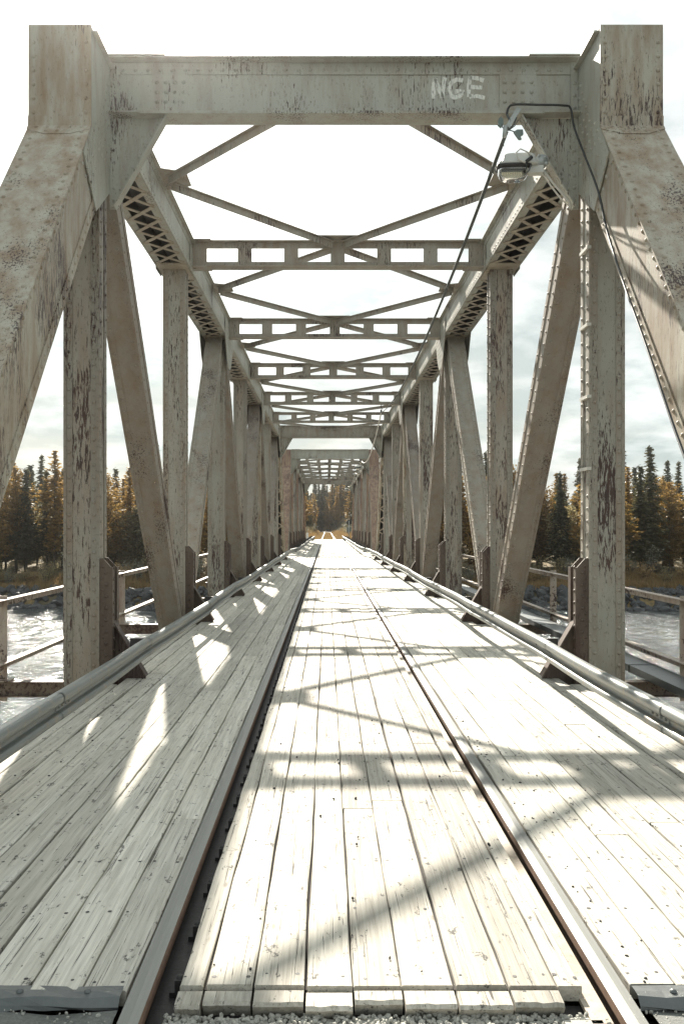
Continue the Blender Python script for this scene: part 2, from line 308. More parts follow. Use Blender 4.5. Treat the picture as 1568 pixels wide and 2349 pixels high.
def make_span():
    root = empty('truss_bridge_span', (TC, 3.54, 0), 'near span of grey riveted steel truss bridge with cross braced roof over the track', 'bridge', 'spans of the steel truss bridge')
    parts = {}
    for sx in (-1, 1):
        inner = -sx; X = sx*HC
        # vertical posts
        proto = None
        for n in range(1, NP):
            if proto is None:
                mb = MB(); core = MB(); member(mb, (X, 0, LZ), (X, 0, CB), 0.35, 0.28, inner=inner, core=core)
                proto = mb.build('vertical_post', 'paint_web', root, (0, n*PL, 0)); core.build('web_plate', 'web', proto)
            else:
                c = copy_tree(proto, root); c.location = (0, n*PL, 0)
        # diagonals
        for n in range(1, NP-1):
            a, b_ = ((n, UZ), (n+1, LZ)) if n % 2 == 1 else ((n, LZ), (n+1, UZ))
            mb = MB(); p0 = (X, 0, a[1]); p1 = (X, PL, b_[1])
            member(mb, p0, p1, 0.345, 0.30, inner=inner, s0=0.30, pitch=0.16, s1=(Vector(p1)-Vector(p0)).length-0.30, big=0.017)
            mb.build('diagonal', 'paint_web' if n == 2 else 'paint_diag', root, (0, n*PL, 0))
        # top chord
        mb = MB(); y0, y1 = PL-0.80, 7*PL+0.80
        for s in (-1, 1):
            xw = X+s*HW
            mb.box(xw-0.006, xw+0.006, y0, y1, CB+0.002, CT-0.014)           # web
            a0, a1 = sorted((xw+s*0.006, xw+s*0.016))
            mb.box(a0, a1, y0+.003, y1-.003, CB, CB+0.10); mb.box(a0, a1, y0+.003, y1-.003, CT-0.10, CT-0.0145)
            f0, f1 = sorted((xw-s*0.0062, xw-s*0.095)); mb.box(f0, f1, y0+.002, y1-.002, CB-0.004, CB+0.008)   # bottom flange
            if s == inner:
                yy = y0+0.1
                while yy < y1:
                    mb.rivet((xw+s*0.016, yy, CB+0.055), (s, 0, 0), 0.015, 6); mb.rivet((xw+s*0.016, yy+0.06, CT-0.055), (s, 0, 0), 0.017, 6); yy += 0.13
        mb.box(X-HW-0.035, X+HW+0.035, y0-0.01, y1+0.01, CT-0.014, CT)
        a0, a1 = sorted((X+inner*(HW+0.016), X+inner*(HW+0.075))); mb.box(a0, a1, y0+0.02, y1-0.02, CT-0.026, CT-0.0143)
        mb.build('top_chord', 'paint', root)
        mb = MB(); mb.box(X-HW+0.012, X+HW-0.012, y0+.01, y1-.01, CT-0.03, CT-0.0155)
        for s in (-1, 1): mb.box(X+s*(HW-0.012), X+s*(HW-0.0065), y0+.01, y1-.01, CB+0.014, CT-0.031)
        mb.build('shade_liner', 'inside_shade', root)  # added liner, coloured dark for the shade inside the chord
        # lacing under chord
        mb = MB(); m_ = 11; st = PL/m_; xi = HW-0.045
        for n in range(1, NP-1):
            for k in range(m_):
                ya = n*PL+k*st; yb = ya+st; yc = (ya+yb)/2
                if (k == 0 or k == m_-1): continue
                mb.bar((X-xi, ya, CB-0.009), (X+xi, yb, CB-0.009), 0.058, 0.009); mb.bar((X-xi, yb, CB-0.0185), (X+xi, ya, CB-0.0185), 0.058, 0.009)
                mb.rivet((X, yc, CB-0.023), (0, 0, -1), 0.016, 6)
                for s in (-1, 1): mb.rivet((X+s*xi, ya, CB-0.023), (0, 0, -1), 0.016, 6)
            mb.box(X-HW+0.01, X+HW-0.01, n*PL-0.2 if n > 1 else n*PL+.16, n*PL+0.45, CB-0.018, CB-0.006)
            mb.box(X-HW+0.01, X+HW-0.01, (n+1)*PL-0.45, (n+1)*PL-0.205, CB-0.018, CB-0.006)
        mb.build('chord_lacing', 'paint_under', root)
        # end posts (inclined) with cover plate, webs, underside lacing
        for e in (0, 1):
            mb = MB(); sgn = 1 if e == 0 else -1; yb = 0 if e == 0 else NP*PL
            p0 = (X, yb, LZ); p1 = (X, yb+sgn*PL, UZ); fr, l = frame(p0, p1); o, A, B, Cn = fr
            if Cn.z < 0: B = -B; Cn = -Cn; fr = (o, A, B, Cn)     # Cn = outward/upper face
            dd = 0.206; db = 0.385; lt = l-1.02
            # bend: cover plane meets vertical front plate
            yf = yb+sgn*4.36; zb = 5.08
            lt2 = (Vector((X, yf, zb))-o).dot(A)
            for s in (-1, 1):
                b0, b1 = sorted((s*(HW-0.006), s*(HW+0.006))); mb.fbox(fr, -0.3, lt2+0.15, b0, b1, -db+0.003, dd-0.0145)
                b0, b1 = sorted((s*(HW+0.0062), s*(HW+0.016)))
                mb.fbox(fr, -0.3, lt2-0.35, b0, b1, dd-0.10, dd-0.0147); mb.fbox(fr, -0.3, lt2-0.1, b0, b1, -db+0.0, -db+0.10)
                b0, b1 = sorted((s*(HW-0.09), s*(HW+0.0155))); mb.fbox(fr, -0.3, lt2-0.1, b0, b1, -db-0.006, -db+0.004)
                k = 0.0
                while k < lt2-0.5:
                    mb.rivet(o+A*k+B*s*(HW+0.016)+Cn*(dd-0.055), B*s, 0.018); mb.rivet(o+A*(k+.06)+B*s*(HW+0.016)+Cn*(-db+0.05), B*s, 0.018); k += 0.122
            mb.fbox(fr, -0.3, lt2+0.0, -HW-0.035, HW+0.035, dd-0.0142, dd)
            k = 0.05
            while k < lt2-0.02:
                for s in (-1, 1): mb.rivet(o+A*k+B*s*(HW-0.03)+Cn*dd, Cn, 0.0195)
                k += 0.122
            for k in (1.9, 3.1, 4.3, 5.6):
                for s in (-0.06, 0.06): mb.rivet(o+A*k+B*s+Cn*dd, Cn, 0.018)
            # vertical box front at hip
            ya, yc = sorted((yf, yf+sgn*0.014)); mb.box(X-HW-0.035, X+HW+0.035, ya, yc, zb-0.002, CT+0.003)
            z = zb+0.12
            while z < CT-0.03:
                for s in (-1, 1): mb.rivet((X+s*(HW-0.01), yf, z), (0, -sgn, 0), 0.0195)
                z += 0.125
            # bent splice plate with clipped corners
            t = 0.010; q = Vector((0, yf, zb)); up = Vector((0, 0, 1)); dn = -A; w2 = HW+0.037
            y_ = yf-sgn*t
            mb.prism([(X-w2, y_, zb+0.085), (X+w2, y_, zb+0.085), (X+w2, y_, zb), (X-w2, y_, zb)], (0, sgn*t*0.9, 0))
            base = Vector((X, y_, zb)); nn = Cn*(-t*0.6)
            P_ = [base+B*(-w2), base+B*w2, base+B*w2+dn*0.06, base+B*(w2-0.17)+dn*0.15, base-B*(w2-0.17)+dn*0.15, base-B*w2+dn*0.06]
            mb.prism(P_, nn)
            for s in (-0.2, -0.1, 0, 0.1, 0.2):
                mb.rivet(base+B*s+dn*(0.035), Cn, 0.0175)
                if abs(s) < 0.2: mb.rivet(base+B*(s)+dn*0.105, Cn, 0.0175)
            mb.build('end_post', 'paint_rust', root)
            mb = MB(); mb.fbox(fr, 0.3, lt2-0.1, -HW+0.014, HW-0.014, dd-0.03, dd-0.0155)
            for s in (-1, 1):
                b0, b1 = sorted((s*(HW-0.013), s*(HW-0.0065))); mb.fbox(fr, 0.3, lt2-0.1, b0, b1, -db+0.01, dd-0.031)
            mb.build('shade_liner', 'inside_shade', root)  # added liner, shade behind the end post lacing put into its colour
            # underside lacing, single zigzag
            mb = MB(); k = 0.35; i = 0; zz = -db-0.012
            while k < lt2-0.5:
                s = 1 if i % 2 else -1
                mb.bar(o+A*k+B*s*(HW-0.045)+Cn*zz, o+A*(k+0.36)-B*s*(HW-0.045)+Cn*zz, 0.06, 0.010, up=Cn)
                mb.rivet(o+A*k+B*s*(HW-0.045)+Cn*(zz-0.005), -Cn, 0.017, 6)
                k += 0.36; i += 1
            mb.fbox(fr, -0.2, 0.33, -HW+0.01, HW-0.01, zz-0.005, zz+0.004); mb.fbox(fr, lt2-0.5, lt2-0.05, -HW+0.01, HW-0.01, zz-0.005, zz+0.004)
            mb.build('end_post_lacing', 'paint_under', root)
            # hip gussets
            for s in (-1, 1):
                mb = MB(); xg = X+s*(HW+0.0165); t = 0.012*s
                Y = lambda v: yb+sgn*v
                def cov(v): # point on cover plane at distance back from bend
                    return (Y(4.36)-0, 0)
                dnv = -A
                c1 = Vector((0, yf+sgn*0.02, zb))+dnv*0.40; c1 -= Cn*0.03
                c2 = c1-Cn*0.56
                pts = [(yf+sgn*0.018, CT-0.018), (yf+sgn*0.018, zb), (c1.y, c1.z), (c2.y, c2.z), (Y(PL-0.17), 4.72), (Y(PL+0.17), 4.72), (Y(PL+0.55), 4.98), (Y(PL+0.95), CB-0.02), (Y(PL+0.95), CT-0.018)]
                mb.prism([(xg, a, b) for a, b in (pts[0], pts[1], (Y(PL+0.95), CB-0.02), pts[8])], (t, 0, 0))
                mb.prism([(xg, a, b) for a, b in (pts[1], pts[2], pts[3], (Y(PL-0.17), 4.72), (Y(PL+0.17), 4.84), (Y(PL+0.55), 5.06), (Y(PL+0.95), CB-0.02))], (t, 0, 0))
                # rivets
                cnt = 0
                for iy in range(14):
                    for iz in range(13):
                        py = Y(4.42+iy*0.115+(iz % 2)*0.05); pz = 4.80+iz*0.095
                        # inside test by half planes
                        if pz > CT-0.05: continue
                        rel = Vector((0, py, pz))-Vector((0, yf, zb))
                        if rel.dot(Cn) > -0.05: continue
                        if abs(py-Y(PL)) < 0.13 and pz < CB-0.05: pass
                        if pz < 4.72+0.18: continue
                        if sgn*(py-Y(PL)) > 0.17 and pz < 4.78+(sgn*(py-Y(PL))-0.17)*1.0: continue
                        mb.rivet((xg+t, py, pz), (s, 0, 0), 0.018)
                for k in range(1, 5):
                    for j in range(3):
                        pp = Vector((0, yf, zb))+dnv*(k*0.125)-Cn*(0.09+j*0.12); mb.rivet((xg+t, pp.y, pp.z), (s, 0, 0), 0.018)
                mb.build('hip_gusset', 'paint', root)
        # intermediate gussets at upper odd nodes, lower even nodes
        for n in range(2, NP-1):
            for s in (-1, 1):
                mb = MB(); xg = X+s*(HW+0.0165); t = 0.012*s; yc = n*PL
                if n % 2 == 1:
                    mb.prism([(xg, yc-0.75, CT-0.11), (xg, yc-0.75, CB), (xg, yc-0.45, CB-0.42), (xg, yc-0.2, CB-0.62), (xg, yc+0.2, CB-0.62), (xg, yc+0.45, CB-0.42), (xg, yc+0.75, CB), (xg, yc+0.75, CT-0.11)], (t, 0, 0))
                    for iy in range(-5, 6):
                        for iz in range(8):
                            z = CT-0.17-iz*0.105
                            if z < CB and abs(iy*0.12) > 0.62-(CB-z)*0.75: continue
                            mb.rivet((xg+t, yc+iy*0.12, z), (s, 0, 0), 0.016, 6)
                else:
                    mb.prism([(xg, yc-0.22, CT-0.11), (xg, yc-0.22, CB-0.03), (xg, yc+0.22, CB-0.03), (xg, yc+0.22, CT-0.11)], (t, 0, 0))
                mb.build('gusset_plate', 'paint', root)
        # bottom chord
        mb = MB()
        for s in (-1, 1):
            xw = X+s*0.21; mb.box(xw-0.008, xw+0.008, -0.3, NP*PL+0.3, -0.66, -0.19)
            for z in (-0.66, -0.20): 
                a0, a1 = sorted((xw+s*0.008, xw-s*0.09)); mb.box(a0, a1, -0.3, NP*PL+0.3, z, z+0.012)
        mb.build('bottom_chord', 'paint', root)
        # knee brackets at the foot of each post
        for e_, n in enumerate(range(1, NP)):
            if e_ == 0:
                mb = MB(); s = sx; xp = s*(HC-0.176)
                for dy_ in (-0.135, 0.055):
                    mb.prism([(xp, dy_, -0.35), (xp, dy_, 1.19), (xp-s*0.035, dy_, 1.19), (xp-s*0.115, dy_, 1.10), (xp-s*0.115, dy_, -0.35)], (0, 0.012, 0))
                    mb.prism([(xp-s*0.1152, dy_, -0.35), (xp-s*0.1152, dy_, 1.10), (xp-s*0.124, dy_, 1.10), (xp-s*0.124, dy_, -0.35)], (0, 0.085, 0))
                k = -0.1
                while k < 1.1:
                    mb.rivet((xp-s*0.060, -0.135, k), (0, -1, 0), 0.018); mb.rivet((xp-s*0.124, -0.09, k+0.05), (-s, 0, 0), 0.018)
                    mb.rivet((xp-s*0.03, -0.135, k+0.06), (0, -1, 0), 0.014, 6); k += 0.115
                st_ = mb.build('post_stiffener', 'rust', root, (0, n*PL, 0))
                mb = MB()
                mb.prism([(s*2.262, -0.006, -0.35), (s*2.262, -0.006, 0.56), (s*1.955, -0.006, 0.035), (s*1.955, -0.006, -0.35)], (0, 0.012, 0))
                d_ = (Vector((s*1.955, 0, 0.035))-Vector((s*2.262, 0, 0.56))); nv = Vector((-s*0.863, 0, 0.505))
                mb.prism([Vector((s*2.262, -0.062, 0.575)), Vector((s*1.94, -0.062, 0.030)), Vector((s*1.94, -0.062, 0.030))-nv*0.014, Vector((s*2.262, -0.062, 0.575))-nv*0.014], (0, 0.124, 0))
                for k in range(4): mb.rivet(Vector((s*2.235, -0.006, 0.45))+d_*(k*0.26)-nv*0.03+Vector((s*0.02, 0, -0.02)), (0, -1, 0), 0.018)
                kn = mb.build('knee_bracket', 'rust', root, (0, n*PL, 0))
            else:
                instance(st_, 'post_stiffener', root, (0, n*PL, 0)); instance(kn, 'knee_bracket', root, (0, n*PL, 0))
    # portal beams
    for e in (0, 1):
        yc = PL if e == 0 else 7*PL; sg = -1
        mb = MB(); zl, zh = 5.50, 6.035; xw = HC-HW-0.03; yw = yc-0.10
        mb.box(-xw, xw, yw, yw+0.012, zl+0.01, zh-0.01)
        mb.box(-xw, xw, yw-0.012, yw-0.0004, zh-0.125, zh-0.0105); mb.box(-xw, xw, yw-0.012, yw-0.0004, zl+0.0105, zl+0.085)
        mb.box(-xw-0.0, xw, yw-0.115, yw+0.14, zh-0.010, zh+0.002)
        mb.box(-xw, xw, yw-0.115, yw+0.14, zl-0.004, zl+0.010); mb.box(-xw+0.3, xw-0.35, yw-0.118, yw+0.14, zl-0.016, zl-0.0045)
        mb.box(-xw, -xw+0.55, yw-0.13, yw+0.15, zh+0.0025, zh+0.014); mb.box(xw-0.5, xw, yw-0.13, yw+0.15, zh+0.0025, zh+0.014)
        for s in (-1, 1):
            a0, a1 = sorted((s*(xw-0.76), s*(xw-0.40))); mb.box(a0, a1, yw-0.0105, yw-0.0003, zl+0.0855, zh-0.1255)
            for i in range(4):
                for j in range(3): mb.rivet((s*(xw-0.45-i*0.087), yw-0.0105, zl+0.145+j*0.095), (0, -1, 0), 0.021)
            a0, a1 = sorted((s*xw, s*(xw-0.07))); mb.box(a0, a1, yw-0.0215, yw-0.0125, zl+0.011, zh-0.011)
            for j in range(4): mb.rivet((s*(xw-0.035), yw-0.0215, zl+0.08+j*0.12), (0, -1, 0), 0.02)
        x = -xw+0.12
        while x < xw-0.05:
            mb.rivet((x, yw-0.012, zh-0.085), (0, -1, 0), 0.019); mb.rivet((x, yw-0.012, zl+0.045), (0, -1, 0), 0.018); x += 0.122
        mb.build('portal_beam', 'paint' if e == 0 else 'paint_web', root)
        for s in (-1, 1):
            mb = MB()
            A0 = (s*1.72, yw, zl-0.0165); A1 = (s*2.285, yw, zl-0.0165); A2 = (s*2.285, yw, 4.60); A3 = (s*2.23, yw, 4.60)
            mb.prism([A0, A1, A2, A3], (0, 0.012, 0))
            v = Vector(A3)-Vector(A0); ln = v.length; v.normalize(); fr = (Vector(A0), v, Vector((0, 1, 0)), Vector((-s*abs(v.z), 0, -abs(v.x))).normalized())
            mb.fbox(fr, 0.0, ln, -0.10, 0.022, -0.002, 0.012)
            mb.fbox(fr, 0.02, ln-.03, -0.0115, -0.0005, -0.085, -0.0025)
            k = 0.1
            while k < ln-0.08: mb.rivet(fr[0]+v*k-fr[3]*0.05+Vector((0, -0.0115, 0)), (0, -1, 0), 0.018); k += 0.122
            mb.box(s*2.19 if s > 0 else -2.284, s*2.284 if s > 0 else -2.19, yw-0.011, yw-0.0005, 4.62, zl-0.02)
            for j in range(7): mb.rivet((s*2.24, yw-0.011, 4.68+j*0.122), (0, -1, 0), 0.019)
            mb.build('knee_plate', 'paint', root)
    # struts
    mb = MB(); xs = HC-HW-0.02; zt, zb_ = 5.985, 5.575
    mb.box(-xs, xs, -0.006, 0.006, zt-0.105, zt); mb.box(-xs, xs, -0.10, -0.0065, zt-0.011, zt-0.001); mb.box(-xs, xs, 0.0065, 0.10, zt-0.011, zt-0.001)
    mb.box(-xs, xs, -0.006, 0.006, zb_, zb_+0.095); mb.box(-xs, xs, -0.12, -0.0065, zb_+0.001, zb_+0.011); mb.box(-xs, xs, 0.0065, 0.12, zb_+0.001, zb_+0.011)
    for i in range(-2, 3): mb.box(i*0.73-0.11, i*0.73+0.11, -0.016, -0.0063, zb_+0.012, zt-0.012)
    for s in (-1, 1):
        a0, a1 = sorted((s*xs, s*(xs-0.23))); mb.box(a0, a1, -0.016, -0.0063, zb_+0.012, zt-0.012)
        mb.box(min(s*xs, s*(xs-0.07)), max(s*xs, s*(xs-0.07)), -0.026, -0.0165, zb_-0.02, zt+0.03)
        a0, a1 = sorted((s*(xs+0.1), s*(xs-0.30))); mb.box(a0, a1, -0.13, 0.13, zb_-0.012, zb_-0.0005); mb.box(a0, a1, -0.13, 0.13, zt+0.0005, zt+0.011)
    x = -xs+0.06
    while x < xs: mb.rivet((x, -0.017 if min(abs(x-i*0.73) for i in (-3, -2, -1, 0, 1, 2, 3)) < 0.1 else -0.006, zb_+0.045), (0, -1, 0), 0.017, 6); mb.rivet((x, -0.016 if min(abs(x-i*0.73) for i in (-2, -1, 0, 1, 2)) < 0.1 else -0.006, zt-0.055), (0, -1, 0), 0.015, 6); x += 0.135
    st_ = mb.build('strut', 'paint_web', root, (0, 2*PL, 0))
    for n in range(3, NP-1): instance(st_, 'strut', root, (0, n*PL, 0))
    # lateral bracing: from the strut centres to the chords at mid panel
    mb = MB(); zl_ = 5.945; xe = HC-HW-0.03
    for s in (-1, 1):
        for (ya, yb) in ((0.12, PL/2-0.10), (PL-0.12, PL/2+0.10)):
            p0 = Vector((s*0.08, ya, zl_)); p1 = Vector((s*(xe-0.1), yb, zl_)); mb.bar(p0, p1, 0.095, 0.009)
            mb.bar(p0+Vector((0, 0, -0.05)), p1+Vector((0, 0, -0.05)), 0.010, 0.09)
        a = s*xe; b = s*(xe-0.34)
        mb.prism([(a, PL/2-0.36, zl_+0.006), (a, PL/2+0.36, zl_+0.006), (b, PL/2+0.22, zl_+0.006), (b, PL/2-0.22, zl_+0.006)] if s < 0 else [(a, PL/2+0.36, zl_+0.006), (a, PL/2-0.36, zl_+0.006), (b, PL/2-0.22, zl_+0.006), (b, PL/2+0.22, zl_+0.006)], (0, 0, 0.010))
    mb.prism([(-0.22, -0.02, zt+0.001), (0.22, -0.02, zt+0.001), (0.32, 0.3, zt+0.001), (-0.32, 0.3, zt+0.001)], (0, 0, 0.010))
    mb.prism([(-0.32, PL-0.3, zt+0.001), (0.32, PL-0.3, zt+0.001), (0.22, PL-.025, zt+0.001), (-0.22, PL-.025, zt+0.001)], (0, 0, 0.010))
    lb = mb.build('lateral_bracing', 'paint_web', root, (0, PL, 0))
    for n in range(2, NP-1): instance(lb, 'lateral_bracing', root, (0, n*PL, 0))
    # floor beams with outriggers
    mb = MB()
    mb.box(-HC+0.2, HC-0.2, -0.008, 0.008, -0.85, -0.28); mb.box(-HC+0.2, HC-0.2, -0.12, 0.12, -0.28, -0.265); mb.box(-HC+0.2, HC-0.2, -0.12, 0.12, -0.865, -0.85)
    for s in (-1, 1):
        a0, a1 = sorted((s*(HC-0.27), s*3.52))
        mb.box(a0, a1, 0.18, 0.19, -0.20, -0.066); mb.box(a0, a1, 0.12, 0.25, -0.066, -0.056); mb.box(a0, a1, 0.12, 0.25, -0.21, -0.20)
        for k in range(3): mb.rivet((s*3.47, 0.18, -0.15+k*0.03), (0, -1, 0), 0.014, 6)
    fb = mb.build('floor_beam', 'beam', root, (0, 0, 0))
    for n in range(1, NP+1): instance(fb, 'floor_beam', root, (0, n*PL, 0))
    mb = MB()
    mb.box(-0.008, 0.008, 0, NP*PL, -0.82, -0.27); mb.box(-0.12, 0.12, 0, NP*PL, -0.262, -0.25)
    s1 = mb.build('stringer', 'rust', root, (-0.8, 0, 0)); instance(s1, 'stringer', root, (0.8, 0, 0))
    return root
span = make_span()
span2 = copy_tree(span); span2.location = (TC, 47.0, 0)
span2['label'] = 'far steel truss span with plum rusted end posts, framed inside the near span'
for o in span2.children:
    if o.name.startswith('end_post') or (o.name.startswith('vertical_post') and R.random() < 0.3):
        o.material_slots[0].link = 'OBJECT'; o.material_slots[0].material = M['plum']
        for q in o.children: q.material_slots[0].link = 'OBJECT'; q.material_slots[0].material = M['plum']
for o in span.children:   # some posts carry more rust than others
    if o.name.startswith('vertical_post'):
        n_ = round(o.location.y/PL); left = o.data.vertices[0].co.x < 0
        mt = {(True, 1): 'paint_heavy', (False, 3): 'paint_heavy', (True, 4): 'paint_heavy', (False, 2): 'paint_heavy', (True, 5): 'paint_rust', (False, 5): 'paint_rust', (False, 6): 'paint_heavy'}.get((left, n_))
        if mt:
            o.material_slots[0].link = 'OBJECT'; o.material_slots[0].material = M[mt]; q = o.children[0]; q.material_slots[0].link = 'OBJECT'; q.material_slots[0].material = M['web_rust']

# graffiti letters on the near portal beam
YB = 3.54+PL-0.1-0.0025
def PX(x, y, Y): return Vector(((x-VPX)*Y/F, Y, CH+(VPY-y)*Y/F))
def zp(x, y): return PX((1600+x/1.96)/1.7436, (200+y/1.96)/1.7436, YB)
mb = MB()
def stroke(pts, w_=0.040):
    P = [zp(*p) for p in pts]; vs = []; n = len(P)
    for i, p in enumerate(P):
        t = (P[min(i+1, n-1)]-P[max(i-1, 0)]).normalized(); nn = Vector((-t.z, 0, t.x)); k = w_/2*(0.85+0.3*R.random())
        vs += [p+nn*k, p-nn*k]
    o = [(2*i, 2*i+1, 2*i+3, 2*i+2) for i in range(n-1)]
    vv = vs+[v+Vector((0, 0.001, 0)) for v in vs]; m_ = len(vs)
    fs = o+[tuple(m_+j for j in reversed(f)) for f in o]
    mb.add(vv, fs)
def dens(pts, k=4):
    out = []
    for a, b in zip(pts, pts[1:]):
        for i in range(k): out.append((a[0]+(b[0]-a[0])*i/k, a[1]+(b[1]-a[1])*i/k))
    return out+[pts[-1]]
stroke(dens([(262, 378), (258, 300), (272, 222)])); stroke(dens([(275, 222), (300, 300), (330, 372)])); stroke(dens([(330, 370), (338, 280), (350, 212)]))
stroke(dens([(492, 235), (440, 228), (398, 252), (384, 300), (392, 350), (425, 372), (465, 358), (492, 320), (430, 322)]))
stroke(dens([(540, 365), (534, 290), (548, 200)])); stroke(dens([(550, 212), (600, 218), (655, 238)])); stroke(dens([(538, 288), (640, 292)])); stroke(dens([(540, 362), (600, 358), (662, 372)]))
m, nt, b, out = new_mat('worn_white_paint')
b.inputs['Base Color'].default_value = (0.78, 0.78, 0.72, 1); b.inputs['Roughness'].default_value = 0.7
tr = N(nt, 'ShaderNodeBsdfTransparent'); ms = N(nt, 'ShaderNodeMixShader')
nt.links.new(ramp(nt, noise(nt, mapped(nt, (40, 40, 11)), 1.5, 7, 0.7), 0.36, 0.50, (0.1,)*3+(1,), (0.85,)*3+(1,)), ms.inputs[0])
nt.links.new(tr.outputs[0], ms.inputs[1]); nt.links.new(b.outputs[0], ms.inputs[2]); nt.links.new(ms.outputs[0], out.inputs[0])
g = mb.build('painted_lettering', m, span); g.matrix_parent_inverse = Matrix.Translation((-TC, -3.54, 0))
g['label'] = 'worn white hand painted letters NGE'

# ------------------------------------------------------------------ timber deck
DY0, DY1 = 2.80, 104.0
deck = empty('timber_deck', (TC, DY0, 0), 'long deck of pale weathered planks laid lengthwise beside and between the rails', 'deck')
def plank(mb, x0, x1, y0, y1, zt, th=0.05, wob=0.0035):
    mb.cur = R.random(); step = 0.22 if y0 < 9 else (0.9 if y0 < 25 else 4.0); n = max(1, int((y1-y0)/step)); ch = 0.003
    rows = []; j0 = j1 = 0.0
    bow0, bow1 = R.uniform(-.002, .002), R.uniform(-.002, .002)
    for i in range(n+1):
        y = y0+(y1-y0)*i/n; j0 = j0*0.6+R.uniform(-wob, wob); j1 = j1*0.6+R.uniform(-wob, wob); c = ch+abs(R.gauss(0, 0.002))
        z = zt+R.uniform(-.001, .001); a = x0+j0+bow0; b = x1+j1+bow1
        rows.append([(a, y, z-th), (a, y, z-c), (a+c, y, z), (b-c, y, z), (b, y, z-c), (b, y, z-th)])
    vs = [v for r in rows for v in r]; fs = []
    for i in range(n):
        for k in range(5): a = i*6+k; fs.append((a, a+6, a+7, a+1))
        fs.append((i*6+5, i*6+11, i*6+6, i*6))
    fs.append((0, 1, 2, 3, 4, 5)); e = n*6; fs.append(tuple(e+k for k in (5, 4, 3, 2, 1, 0)))
    mb.add(vs, fs)
nails = MB()
def boards(xs, z, mat, name, gap=0.010, ystart=DY0, lens=(3.5, 5.2), skip=None, endy=DY1):
    mb = MB()
    for i in range(len(xs)-1):
        y = ystart; first = True
        while y < endy:
            l = R.uniform(*lens) if not first else R.uniform(1.2, 5.5); first = False
            y1 = min(endy, y+l); 
            if endy-y1 < 1: y1 = endy
            zz = z+R.uniform(-0.003, 0.003)
            if not (skip and skip(y, y1)): plank(mb, xs[i]+gap*R.uniform(.35, .65), xs[i+1]-gap*R.uniform(.35, .65), y-DY0, y1-DY0-R.uniform(0.003, 0.008), zz)
            if y < 22:
                yy = y+0.06
                while yy < min(y1, 22):
                    for fx in (0.2, 0.8):
                        if R.random() < 0.8:
                            px = xs[i]+(xs[i+1]-xs[i])*fx+R.uniform(-.012, .012); py = yy+R.uniform(-.015, .015)-DY0; r = R.uniform(0.005, 0.0095)
                            nails.add([(px+r*math.cos(a*1.047), py+r*math.sin(a*1.047), zz+0.0014) for a in range(6)], [(0, 1, 2, 3, 4, 5)])
                    yy += 0.52
            y = y1
    return mb.build(name, mat, deck)
def cuts(a, b, n):
    w_ = [R.uniform(0.9, 1.1) for _ in range(n)]; t = sum(w_); r = [a]
    for v in w_: r.append(r[-1]+(b-a)*v/t)
    return r
LX = lambda X: X-TC
cx = [LX(v) for v in (-0.487, -0.40, -0.240, -0.072, 0.085, 0.245, 0.415, 0.592, 0.755, 0.835)]
boards(cx, -0.004, 'wood_c', 'centre_planking', ystart=2.90, gap=0.008, lens=(5.5, 8))
boards(cuts(LX(-1.985), LX(-0.642), 8), 0.0, 'wood', 'side_planking', gap=0.008, ystart=2.86)
boards(cuts(LX(0.985), LX(2.29), 8), 0.0, 'wood', 'side_planking', gap=0.008, ystart=2.90)
# outer boards, interrupted at the posts
mb = MB()
for s, xa, xb in ((-1, LX(-2.17), LX(-2.01)), (1, LX(2.315), LX(2.47))):
    for base in (3.54, 47.0):
        for n in range(0, NP):
            mb = MB(); plank(mb, xa, xb, base+n*PL+0.25-DY0, base+(n+1)*PL-0.25-DY0, -0.012); mb.build('edge_board', 'wood', deck)
# worn ends of the centre planks beyond a dark cross groove
mb = MB()
for a_, b_ in zip(cx, cx[1:]):
    if b_ > LX(0.80): continue
    mb.cur = R.random(); e = R.uniform(-0.012, 0.012); z_ = R.uniform(-.016, -.006); x0, x1 = a_+.004, b_-.004; n_ = 7; vs = []
    for i in range(n_+1):
        x = x0+(x1-x0)*i/n_; q = R.uniform(-.004, .004)
        vs += [(x, 0.082, -0.07), (x, 0.082, z_-.003), (x, 0.076, z_), (x, 0.012+e+q, z_-.002+R.uniform(-.002, .001)), (x, e+q*.6, z_-.012), (x, e+q+.035, -0.075)]
    mb.add(vs, [(i*6+j, i*6+(j+1), i*6+6+(j+1), i*6+6+j) for i in range(n_) for j in range(5)]+[(0, 1, 2, 3, 4, 5), tuple(n_*6+k for k in (5, 4, 3, 2, 1, 0))])
mb.build('end_boards', 'wood_c', deck)
mb = MB(); mb.box(LX(-0.46), LX(0.85), 0.03, 0.10, -0.14, -0.071); mb.build('end_beam', 'darksteel', deck)
for s, xa, xb in ((-1, -1.75, -0.66), (1, 0.99, 2.2)):
    mb = MB(); n = 14
    vs = []; fs = []
    prof = [(0.085, 0.004), (0.05, 0.005), (0.02, 0.001), (-0.004, -0.018), (-0.008, -0.03), (0.02, -0.04)]
    for i in range(n+1):
        x = LX(xa+(xb-xa)*i/n)
        for (y, z) in prof: vs.append((x, y+R.uniform(-.008, .008), z+R.uniform(-.003, .003)))
    k = len(prof)
    for i in range(n):
        for j in range(k-1): fs.append((i*k+j, i*k+j+1, (i+1)*k+j+1, (i+1)*k+j))
    mb.add(vs, fs)
    for i in range(5): mb.rivet((LX(xa+(xb-xa)*(i+.5)/5), 0.045, 0.005), (0, 0, 1), 0.012)
    mb.build('edge_plate', 'sheet', deck)
mb = MB(); mb.box(cx[0]+.03, cx[-1]-.03, 0.11, DY1-DY0-.1, -0.030, -0.024); mb.box(LX(-1.96), LX(-0.665), 0.11, DY1-DY0-.1, -0.030, -0.024); mb.box(LX(1.01), LX(2.265), 0.11, DY1-DY0-.1, -0.030, -0.024)
